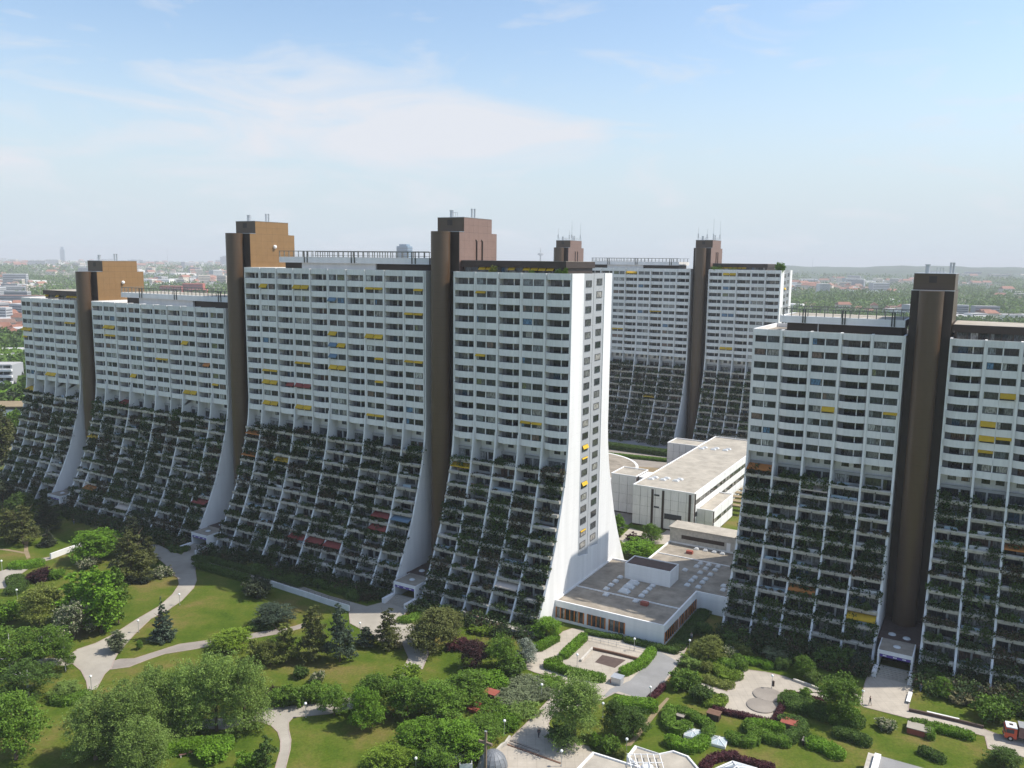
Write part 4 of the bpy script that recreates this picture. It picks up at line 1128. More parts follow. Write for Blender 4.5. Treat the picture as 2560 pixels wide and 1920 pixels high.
for (x, z) in ((-4.6, 9.8), (-4.6, 6.2)):
    b = MB(); b.box(x, x + 1.6, 68.16, 68.22, z, z + .5); b.build('slit_window', M['frame'], vb)
b = MB(); b.box(-1.3, 3.9, 68.14, 68.22, 3.4, 5.0); b.build('dark_opening', M['frame'], vb)
for x in (-5.5, -2.2, 5.9):
    b = MB(); b.box(x, x + .7, 68.1, 68.2, 0.3, 11.7); b.build('dark_joint', M['brown_dark'], vb)
for i in range(8):
    b = MB(); b.box(8.2 + 0.0, 15.5, 94 + i * 5, 96.4 + i * 5, 2.7, 3.0); b.build('terrace_bench', M['dirt'], sc)

# round garage roof and brown terrace beside the school
rg_root = local_root('round_hall', 'round low hall with a white roof rim, seen past the end wall', 'building')
b = MB(); b.cyl(-52, 111, 0, 3.6, 23.3, 64); b.build('wall', M['planter'], rg_root)
b = MB(); b.cyl(-52, 111, 3.6, 4.3, 23.8, 64); b.build('roof_rim', M['white_wall'], rg_root)
b = MB(); b.cyl(-52, 111, 4.3, 4.34, 22.8, 64); b.build('roof_gravel', M['gravel'], rg_root)
b = MB(); b.prism(so([(34, -124), (24, -100), (13, -100), (13, -128), (23, -128)]), 0.0, 3.0)
tag(b.build('terrace', M['dirt']), kind='structure'); bpy.data.objects['terrace'].location = (*ORG['C'], 0); bpy.data.objects['terrace'].rotation_euler = (0, 0, -PHI)

# ---------------------------------------------------------------- church roofs at the lower edge
def church_part(label, pts, z, extra=None):
    root = empty('church_roof', (*pts[0], 0)); tag(root, label, 'roof', 'low church roofs')
    loc = [(p[0] - pts[0][0], p[1] - pts[0][1]) for p in pts]
    b = MB(); b.prism(loc, 0, z - .3); b.build('wall', M['white_wall'], root)
    cx = sum(p[0] for p in loc) / len(loc); cy = sum(p[1] for p in loc) / len(loc)
    inn = [(cx + (p[0] - cx) * .93, cy + (p[1] - cy) * .93) for p in loc]
    b = MB(); b.prism(inn, z - .3, z - .1); b.build('gravel', M['gravel_light'], root)
    n = len(loc)
    for i in range(n):
        q = [loc[i], loc[(i + 1) % n], inn[(i + 1) % n], inn[i]]
        b = MB(); b.prism(q, z - .3, z + .15); b.build('parapet', M['white_wall'], root)
    return root
ch1 = church_part('gravel church roof with a straight white parapet, at the lower edge', [(9.15, 112.81), (13.04, 118.87), (19.84, 115.12), (21.07, 111.60), (14.17, 110.05)], 3.3)
ch2 = church_part('angular gravel church roof with a white pergola grid', [(18.08, 117.73), (19.73, 120.63), (23.14, 118.55), (25.47, 119.40), (27.51, 117.98), (28.60, 114.17), (27.95, 111.26), (20.68, 112.79)], 3.35)
pg0 = ((20.82, 115.66))
for i in range(6):
    b = MB(); b.box(-2.6 + i * .95, -2.5 + i * .95, -2.2, 2.0, 0.9, 1.0); b.build('pergola_bar', M['white_wall'], ch2, (pg0[0] - ch2.location.x, pg0[1] - ch2.location.y, 3.0))
for y in (-2.2, -.1, 2.0):
    b = MB(); b.box(-2.7, 2.4, y - .05, y + .05, .8, .9); b.build('pergola_bar', M['white_wall'], ch2, (pg0[0] - ch2.location.x, pg0[1] - ch2.location.y, 3.0))
for x in (-2.55, 2.25):
    for y in (-2.2, 2.0):
        b = MB(); b.box(x - .06, x + .06, y - .06, y + .06, 0.2, .8); b.build('pergola_post', M['white_wall'], ch2, (pg0[0] - ch2.location.x, pg0[1] - ch2.location.y, 3.0))
b = MB(); b.ball(0, 0, 0.2, 1.05, 14, 0, .5); b.build('roof_dome', M['dome'], ch2, (pg0[0] - ch2.location.x, pg0[1] - ch2.location.y - .6, 3.1))
gl = empty('glass_church_roof', (*(33.72, 115.13), 0)); tag(gl, 'faceted glass church roof with white ribs, beside dark red shrubs at the lower edge', 'roof')
tip = Vector((0, -1.0, 4.3)); ring = [(31.10, 115.84), (34.17, 117.75), (37.43, 115.96), (35.99, 112.49), (30.35, 112.38)]
ring = [Vector((p[0] - gl.location.x, p[1] - gl.location.y, 2.8)) for p in ring]
for i in range(5):
    a, c = ring[i], ring[(i + 1) % 5]
    b = MB(); b.add([tuple(a), tuple(c), tuple(tip), tuple(a - Vector((0, 0, .1))), tuple(c - Vector((0, 0, .1))), tuple(tip - Vector((0, 0, .1)))], [(0, 1, 2), (5, 4, 3), (0, 3, 4, 1), (1, 4, 5, 2), (2, 5, 3, 0)])
    b.build('pane', M['glass_roof'], gl)
    b = MB(); b.tube([tuple(a + Vector((0, 0, .05))), tuple(tip + Vector((0, 0, .05)))], .1, 6); b.tube([tuple(a), tuple(c)], .14, 6)
    b.build('rib', M['white_wall'], gl)
    b = MB(); b.tube([tuple(a.lerp(tip, .4) + Vector((0, 0, .05))), tuple(c.lerp(tip, .4) + Vector((0, 0, .05)))], .06, 6); b.build('rib', M['white_wall'], gl)
b = MB(); b.prism([(v.x * .97, v.y * .97) for v in ring], 0, 2.72); b.build('wall', M['white_wall'], gl)
dm = empty('metal_dome', (*(-2.24, 119.84), 0)); tag(dm, 'grey ribbed metal dome behind the wooden cross', 'dome')
for i in range(14):
    a0, a1 = 2 * math.pi * i / 14, 2 * math.pi * (i + .92) / 14
    vs = []; fs = []
    for j in range(7):
        t = j / 6 * math.pi / 2
        for a in (a0, a1): vs.append((2.3 * math.cos(t) * math.cos(a), 2.3 * math.cos(t) * math.sin(a), 2.6 * math.sin(t) + .2))
    b = MB(); b.add(vs, [(2 * j, 2 * j + 1, 2 * j + 3, 2 * j + 2) for j in range(6)]); b.build('dome_sheet', M['zinc'], dm)
b = MB(); b.cyl(0, 0, 0, .25, 2.4, 24); b.build('base', M['concrete'], dm)
cr = empty('wooden_cross', (*(-3.31, 117.17), 0), -PHI); tag(cr, 'tall weathered wooden cross at the lower edge of the plaza', 'cross')
b = MB(); b.box(-.17, .17, -.14, .14, 0, 7.55); b.build('upright', M['cross_wood'], cr)
b = MB(); b.box(-1.15, 1.15, -.20, .12, 5.55, 5.92); b.build('crossbar', M['cross_wood'], cr)
b = MB(); b.box(-.18, .18, -.15, .15, 7.55, 7.62); b.build('cap', M['metal'], cr)
# white curved wall and planter box left of the cross
cw = empty('curved_wall', (*(-6.86, 121.28), 0)); tag(cw, 'low white curved wall with a red stripe, left of the wooden cross', 'wall')
pl = [(-9.46, 118.09), (-9.13, 120.28), (-8.37, 120.98), (-6.79, 121.71), (-4.56, 122.28), (-3.82, 123.18)]
pl = [(p[0] - cw.location.x, p[1] - cw.location.y) for p in pl]
for (a, c) in zip(pl, pl[1:]):
    d = Vector((c[0] - a[0], c[1] - a[1])); nn = Vector((-d.y, d.x)).normalized() * .14
    b = MB(); b.prism([(a[0] - nn.x, a[1] - nn.y), (c[0] - nn.x, c[1] - nn.y), (c[0] + nn.x, c[1] + nn.y), (a[0] + nn.x, a[1] + nn.y)], 0, 1.1); b.build('wall_segment', M['white_wall'], cw)
b = MB(); b.prism([(-7.02, 121.45), (-6.72, 121.42), (-5.60, 122.52), (-6.01, 122.51)], 0.06, .16); tag(b.build('red_board', M['red_roofing']), 'narrow red board on the paving by the curved wall', 'board')
bxp = empty('white_planter_box', (*(-6.49, 120.09), 0), R_(8)); tag(bxp, 'open white box planter left of the wooden cross', 'planter')
for (x0, x1, y0, y1) in ((-1, 1, -.9, -.75), (-1, 1, .75, .9), (-1, -.85, -.75, .75), (.85, 1, -.75, .75)):
    b = MB(); b.box(x0, x1, y0, y1, 0, .9); b.build('side', M['white_wall'], bxp)
b = MB(); b.box(-.85, .85, -.75, .75, 0, .45); b.build('fill', M['gravel'], bxp)
fr = empty('white_ledge_roof', (*(56.29, 118.68), 0), -PHI); tag(fr, 'low dark roof with a thick white ledge at the bottom right', 'roof')
b = MB(); b.box(.4, 9, -8, 2.0, 0, 2.5); b.build('roof', M['asphalt'], fr)
b = MB(); b.box(-.3, .6, -8, 1.8, 0, 2.9); b.build('ledge', M['white_wall'], fr)
b = MB(); b.box(-1.3, -.3, -8, 2.4, 0, 2.3); b.build('edge_strip', M['planter'], fr)
st = empty('plaza_steps', (*(3.97, 123.75), 0)); tag(st, 'three wide shallow steps crossing the lower plaza', 'steps')
for i, (p, q) in enumerate((((0.36, 127.07), (4.98, 124.06)), ((0.02, 126.55), (6.90, 121.97)), ((-0.27, 125.95), (8.24, 120.88)))):
    a = Vector(p); c = Vector(q); d = (c - a).normalized(); nn = Vector((-d.y, d.x)) * .32
    ox, oy = st.location.x, st.location.y
    b = MB(); b.prism([(a.x - ox, a.y - oy), (c.x - ox, c.y - oy), (c.x + nn.x - ox, c.y + nn.y - oy), (a.x + nn.x - ox, a.y + nn.y - oy)], 0.02, .17 - i * .03); b.build('step', M['brown_wood'] if i == 2 else M['path_grey'], st)

# promenade parapet, garden walls, benches and small furniture
def wall_line(name, pts, w, h, m, label, cat, z0=0.0):
    root = empty(name, (*pts[0], 0)); tag(root, label, cat)
    for a, c in zip(pts, pts[1:]):
        a = Vector(a); c = Vector(c); d = (c - a).normalized(); nn = Vector((-d.y, d.x)) * w / 2
        o = Vector(pts[0])
        q = [a - nn - o, c - nn - o, c + nn - o, a + nn - o]
        b = MB(); b.prism([tuple(v) for v in q], z0, h); b.build('wall_segment', M[m], root)
    return root
def rail_line(root, pts, z0, z1, m, step=1.6):
    o = Vector(pts[0])
    for a, c in zip(pts, pts[1:]):
        a = Vector(a) - o; c = Vector(c) - o; n = max(2, int((c - a).length / step))
        b = MB()
        for zz in (z1, (z0 + z1) / 2): b.tube([(a.x, a.y, zz), (c.x, c.y, zz)], .035, 5)
        b.build('rail', M[m], root)
        for i in range(n + 1):
            p = a.lerp(c, i / n); b = MB(); b.cyl(p.x, p.y, z0, z1, .035, 5); b.build('rail_post', M[m], root)
pts = [(-56.98, 191.37), (-51.41, 187.67), (-46.46, 184.45), (-40.95, 180.65), (-35.58, 177.34)]
w = wall_line('promenade_parapet', pts, .35, 1.35, 'white_wall', 'long white parapet with a dark rail along the promenade', 'parapet')
rail_line(w, pts, 1.35, 2.0, 'dark_metal', 2.2)
pts = [(15.46, 164.71), (18.89, 163.11), (21.93, 161.53), (27.09, 158.89)]
w = empty('plaza_railing', (*pts[0], 0)); tag(w, 'thin metal railing on the plaza in front of the pavilion', 'railing'); rail_line(w, pts, 0.03, 1.0, 'metal', 2.0)
wall_line('sunken_wall', [(16.98, 160.00), (21.09, 158.05), (25.37, 155.71)], .35, .55, 'brown_wood', 'dark low retaining wall behind the sunken paved square', 'wall')
wall_line('sunken_side_wall', [(17.00, 160.23), (14.12, 154.77)], .4, .5, 'planter', 'grey low wall along the left side of the sunken square', 'wall')
wall_line('garden_wall', [(-10.97, 176.02), (-7.62, 173.15), (-3.41, 170.39), (2.31, 166.85), (-1.26, 167.99), (1.84, 165.82), (5.33, 165.17)], .4, 1.3, 'planter', 'long weathered garden wall below the terraces of the end block', 'wall')
wall_line('white_ramp_wall', [(-118.56, 207.48), (-117.27, 210.87), (-114.89, 215.81)], .4, 1.5, 'white_wall', 'short white ramp wall beside the bright green round tree', 'wall')
wall_line('square_kerb', [(53.68, 148.30), (55.78, 146.41), (57.39, 144.83)], .4, .45, 'planter', 'pale kerb along the back of the play square', 'kerb')
wall_line('lawn_wall', [(70.54, 137.82), (72.97, 136.67), (77.63, 134.27), (80.73, 132.49)], .35, .55, 'soil_and_shade', 'low dark edging wall beside the path to the lorry', 'wall')
wall_line('plaza_side_wall', [(0.35, 127.57), (-0.38, 125.69), (-0.90, 125.22), (-1.81, 123.49), (-2.63, 123.02)], .35, .7, 'planter', 'pale low wall stepping down the left side of the plaza steps', 'wall')
def bench(p, q, w, label):
    a = Vector(p); c = Vector(q); d = c - a
    root = empty('bench', (*a.lerp(c, .5), 0), math.atan2(d.y, d.x)); tag(root, label, 'bench', 'park benches')
    h = d.length / 2
    for i in range(3):
        b = MB(); b.box(-h, h, -w / 2 + i * w / 3, -w / 2 + (i + .85) * w / 3, .42, .50); b.build('slat', M['cargo'] if w < .5 else M['white_wall'], root)
    for x in (-h * .8, h * .8):
        b = MB(); b.box(x - .1, x + .1, -w / 2 + .03, w / 2 - .03, 0, .42); b.build('leg', M['planter'], root)
bench((73.25, 136.91), (77.70, 134.57), .75, 'long white bench on the edging wall by the path to the lorry')
bench((73.63, 143.73), (71.54, 140.31), .7, 'short pale bench at the foot of the near entrance')
bench((-51.40, 121.38), (-49.57, 122.43), .45, 'dark wooden bench beside the hedge under the silver poplars')
bench((49.50, 139.33), (52.26, 137.75), .4, 'narrow bench at the lawn edge behind the play square')
for i, (p, lab) in enumerate((((47.14, 142.76), 'farther of the two round sand-coloured play discs'), ((44.92, 138.99), 'nearer of the two round sand-coloured play discs'))):
    root = empty('play_disc', (*p, 0)); tag(root, lab, 'play disc', 'round play discs')
    b = MB(); b.cyl(0, 0, .0, .22 - .03 * i, 2.55, 40); b.build('rim', M['path_grey'], root)
    b = MB(); b.cyl(0, 0, .22 - .03 * i, .24 - .03 * i, 2.38, 40); b.build('top', M['path_grey'], root)
def crate(p, w, d, h, m, top, label, rz=-PHI):
    root = empty('shed', (*p, 0), rz); tag(root, label, 'shed')
    b = MB(); b.box(-w / 2, w / 2, -d / 2, d / 2, 0, h); b.build('wall', M[m], root)
    b = MB(); b.box(-w / 2 - .1, w / 2 + .1, -d / 2 - .1, d / 2 + .1, h, h + .12); b.build('roof', M[top], root)
crate((35.46, 134.67), 2.1, 1.6, 1.1, 'brown_dark', 'brown_wood', 'small dark shed on the lawn below the play square')
crate((29.54, 134.54), 1.6, 1.2, .7, 'brown_dark', 'path_grey', 'small box with a pale lid inside the leftmost hedge ring')
crate((47.60, 131.89), 2.6, 2.0, 1.2, 'cargo', 'red_roofing', 'small shed with a red roof between clipped hedges')
crate((68.97, 130.98), 3.4, 2.2, 1.0, 'red_roofing', 'concrete', 'low red-walled box with a pale lid beside the long hedge')
crate((49.03, 127.00), 1.6, 1.2, .8, 'brown_dark', 'path_grey', 'small grey-lidded box left of the oval hedge')
crate((-3.03, 140.21), 2.3, 1.8, 1.4, 'cargo', 'red_roofing', 'dark red hut among the shrubs left of the plaza path')
crate((-4.91, 136.32), 3.4, 2.6, .5, 'red_roofing', 'red_roofing', 'flat rust-red platform among the shrubs left of the plaza path')
crate((20.32, 146.66), 1.9, 1.7, 1.25, 'metal', 'metal', 'pale metal kiosk beside the sunken square')
b = MB(); b.box(-1.0, 1.0, -.08, .08, 0, .9); o = b.build('red_barrier', M['red_roofing'], None, (*(19.86, 146.06), .03)); o.rotation_euler = (0, 0, -PHI); tag(o, 'red board leaning at the pale metal kiosk', 'board')
def skylight(pts, z, pyramid, label):
    c = Vector((sum(p[0] for p in pts) / len(pts), sum(p[1] for p in pts) / len(pts)))
    root = empty('garden_skylight', (*c, 0)); tag(root, label, 'skylight', 'glass skylights in the garden')
    lp = [(p[0] - c.x, p[1] - c.y) for p in pts]
    z *= .45; pyramid *= .45
    b = MB(); b.prism([(p[0] * 1.05, p[1] * 1.05) for p in lp], 0, z); b.build('kerb', M['white_wall'], root)
    tip = (0, 0, z + pyramid); n = len(lp)
    for i in range(n):
        a, q = lp[i], lp[(i + 1) % n]
        b = MB(); b.add([(*a, z + .02), (*q, z + .02), tip, (*a, z - .05), (*q, z - .05), (0, 0, z + pyramid - .07)], [(0, 1, 2), (5, 4, 3), (0, 3, 4, 1), (1, 4, 5, 2), (2, 5, 3, 0)]); b.build('pane', M['glass_roof'], root)
        b = MB(); b.tube([(*a, z + .05), (0, 0, z + pyramid + .03)], .06, 5); b.tube([((a[0] + q[0]) / 2, (a[1] + q[1]) / 2, z + .05), (0, 0, z + pyramid + .03)], .035, 5); b.build('glazing_bar', M['white_wall'], root)
skylight([(30.20, 131.01), (32.47, 130.16), (31.28, 127.67), (29.10, 128.77)], 1.0, .8, 'pyramid glass skylight enclosed by the leftmost clipped hedges')
skylight([(33.72, 128.87), (36.26, 128.06), (35.06, 125.50), (32.86, 126.57)], 1.0, .9, 'pyramid glass skylight between two clipped hedge clusters')
skylight([(28.29, 127.93), (30.41, 126.56), (29.99, 125.72), (27.95, 126.99)], .8, .25, 'narrow white-framed skylight above the lower left hedge')
skylight([(41.95, 130.69), (45.60, 129.00), (45.19, 128.33), (41.65, 130.00)], .9, .25, 'long strip skylight between the central clipped hedges')
# ---------------------------------------------------------------- plants
def crown_mesh(name, lobes, n, s0, s1, seed, flat=0.3, m='green', inner=0.35):
    """leaf quads spread over and through a set of ellipsoid lobes (x, y, z, rx, ry, rz)"""
    rg = random.Random(seed); b = MB()
    wts = [l[3] * l[4] + l[3] * l[5] for l in lobes]; tot = sum(wts)
    for l_, w in zip(lobes, wts):
        k = int(n * w / tot)
        # small leafy tufts on each lobe give light and dark clumps and an uneven outline
        tufts = []
        for _ in range(max(5, k // 30)):
            d = Vector((rg.gauss(0, 1), rg.gauss(0, 1), rg.gauss(0.15, 1))).normalized()
            r = rg.uniform(.75, 1.14) if rg.random() > inner else rg.uniform(.3, .75)
            tufts.append((Vector((l_[0] + d.x * l_[3] * r, l_[1] + d.y * l_[4] * r, l_[2] + d.z * l_[5] * r)), rg.uniform(.10, .24)))
        def pt():
            c, rr = tufts[rg.randrange(len(tufts))]
            return (c.x + rg.gauss(0, rr * l_[3]), c.y + rg.gauss(0, rr * l_[4]), c.z + rg.gauss(0, rr * l_[5] * .8))
        leaf_quads(b, k, pt, s0, s1, rg, 0, flat)
    return b.mesh(name, L[m])
def trunk_mesh(name, h, r, limbs, seed, m='bark'):
    rg = random.Random(seed); b = MB()
    top = (rg.uniform(-.3, .3), rg.uniform(-.3, .3), h)
    b.tube([(0, 0, -.2), (0.03, 0, h * .1), (top[0] * .4, top[1] * .4, h * .5), top], [r * 1.35, r, r * .75, r * .25], 8)
    for i in range(limbs):
        a = 2 * math.pi * i / limbs + rg.uniform(-.4, .4); z0 = h * rg.uniform(.35, .75); ln = h * rg.uniform(.25, .42)
        p0 = Vector((top[0] * z0 / h, top[1] * z0 / h, z0)); d = Vector((math.cos(a), math.sin(a), rg.uniform(.5, 1.1))).normalized()
        b.tube([tuple(p0), tuple(p0 + d * ln * .5), tuple(p0 + d * ln + Vector((0, 0, ln * .15)))], [r * .45, r * .3, r * .08], 6)
    return b.mesh(name, M[m])
def lobes_round(seed, h, w, n=9, base=.32):
    rg = random.Random(seed); out = [(0, 0, h * .62, w * .30, w * .30, h * .26)]
    for i in range(n):
        a = 2 * math.pi * i / n + rg.uniform(-.3, .3); t = rg.uniform(0, 1)
        z = h * (base + .12 + t * (.80 - base - .12)); rr = w * .5 * (1 - .55 * max(0, t - .35)) * rg.uniform(.50, .68)
        s = w * rg.uniform(.17, .25)
        out.append((math.cos(a) * rr, math.sin(a) * rr, z, s, s, s * rg.uniform(.75, 1.0)))
    out.append((rg.uniform(-.1, .1) * w, rg.uniform(-.1, .1) * w, h * .86, w * .2, w * .2, h * .13))
    return out
def lobes_tall(seed, h, w, n=12):
    rg = random.Random(seed); out = []
    for i in range(n):
        t = (i + .5) / n; a = i * 2.4 + rg.uniform(-.3, .3)
        rr = w * .5 * math.sin(math.pi * min(1, .16 + t * .80)) ** .8
        out.append((math.cos(a) * rr * .55, math.sin(a) * rr * .55, h * (.12 + .82 * t), rr * .62 + .25, rr * .62 + .25, h * .105))
    return out
def lobes_pine(seed, h, w):
    rg = random.Random(seed); out = []
    n = 20
    for i in range(n):
        t = i / (n - 1); a = i * 2.4 + rg.uniform(-.4, .4)
        rr = w * .5 * (1 - .72 * t) * rg.uniform(.45, .8)
        s = w * (.27 - .15 * t)
        out.append((math.cos(a) * rr, math.sin(a) * rr, h * (.16 + .80 * t), s, s, s * .5))
    out.append((0, 0, h * .55, w * .16, w * .16, h * .26))
    return out
def lobes_cone(seed, h, w):
    rg = random.Random(seed); out = []
    for i in range(11):
        t = i / 10; r = w * .5 * (1 - t) + .12
        k = max(1, int(6 * (1 - t)) + 1)
        for j in range(k):
            a = 2 * math.pi * j / k + i * .7
            out.append((math.cos(a) * r * .55, math.sin(a) * r * .55, h * (.08 + .88 * t), r * .5 + .05, r * .5 + .05, h * .055))
    return out
def lobes_dome(seed, h, w, n=8):
    rg = random.Random(seed); out = [(0, 0, h * .42, w * .34, w * .34, h * .46)]
    for i in range(n):
        a = 2 * math.pi * i / n + rg.uniform(-.3, .3); rr = w * rg.uniform(.22, .36)
        s = w * rg.uniform(.16, .24); out.append((math.cos(a) * rr, math.sin(a) * rr, h * rg.uniform(.28, .62), s, s, h * rg.uniform(.25, .36)))
    return out
P = {}   # prototype meshes at a nominal size: crown, trunk, height, width
for i in range(3): P['round', i] = (crown_mesh('crown', lobes_round(20 + i, 9, 8.5, 13, .14), 12000, .09, .21, 30 + i, .9), trunk_mesh('trunk', 6.6, .24, 6, 40 + i), 9, 8.5)
for i in range(3): P['poplar', i] = (crown_mesh('crown', lobes_round(50 + i, 15, 11, 20, .04) + lobes_tall(51 + i, 15, 8.5, 9), 26000, .08, .18, 60 + i, .8), trunk_mesh('trunk', 11, .32, 8, 70 + i), 15, 11)
for i in range(2): P['pine', i] = (crown_mesh('crown', lobes_pine(80 + i, 10, 6.5), 9500, .09, .22, 90 + i, .9), trunk_mesh('trunk', 9.4, .2, 8, 100 + i), 10, 6.5)
P['spruce', 0] = (crown_mesh('crown', lobes_cone(111, 9, 4.2), 6000, .10, .24, 112, .6), trunk_mesh('trunk', 7.0, .16, 4, 113), 9, 3.7)
for i in range(2): P['slender', i] = (crown_mesh('crown', lobes_tall(120 + i, 9, 3.6), 7000, .10, .21, 122 + i, .8), trunk_mesh('trunk', 7, .13, 5, 124 + i), 9, 3.6)
P['column', 0] = (crown_mesh('crown', lobes_tall(130, 6, 2.4, 9), 2600, .09, .2, 131), trunk_mesh('trunk', 4, .1, 2, 132), 6, 2.4)
P['birch', 0] = (crown_mesh('crown', lobes_round(140, 11, 8, 15, .10), 10000, .08, .19, 141, .6), trunk_mesh('trunk', 9, .17, 6, 142, 'birch_bark'), 11, 8)
for i in range(3): P['shrub', i] = (crown_mesh('shrub', lobes_dome(150 + i, 2.4, 3.8), 4500, .07, .16, 152 + i, .9), None, 2.4, 3.8)
P['cover', 0] = (crown_mesh('shrub', lobes_dome(160, 1.5, 5.5, 14), 6000, .06, .14, 161, .9), None, 1.5, 5.5)
P['tuft', 0] = (crown_mesh('shrub', lobes_dome(170, 1.6, 2.6, 6), 1500, .07, .22, 171, -.5), None, 1.6, 2.6)
cnt = {}
def plant(kind, m, x, y, h, w, label, cat=None):
    vs = [k for k in P if k[0] == kind]; i = cnt.get(kind, 0); cnt[kind] = i + 1
    cm, tm, ph, pw = P[vs[i % len(vs)]]
    rz = (i * 2.399) % 6.283; sw, sh = w / pw, h / ph
    nm = {'round': 'broadleaf_tree', 'poplar': 'poplar_tree', 'pine': 'pine_tree', 'spruce': 'spruce_tree', 'slender': 'slender_tree', 'column': 'columnar_tree', 'birch': 'birch_tree', 'shrub': 'shrub', 'cover': 'low_shrub', 'tuft': 'grass_clump'}[kind]
    if tm is None:
        o = link(nm, cm, None, (x, y, 0), rz, (sw, sw, sh)); o.material_slots[0].link = 'OBJECT'; o.material_slots[0].material = L[m]
        tag(o, label, cat or 'shrub', 'garden shrubs')
        return o
    root = empty(nm, (x, y, 0), rz); root.scale = (sw, sw, sh)
    link('trunk', tm, root)
    c = link('crown', cm, root); c.material_slots[0].link = 'OBJECT'; c.material_slots[0].material = L[m]
    tag(root, label, 'tree', 'park trees')
    return root
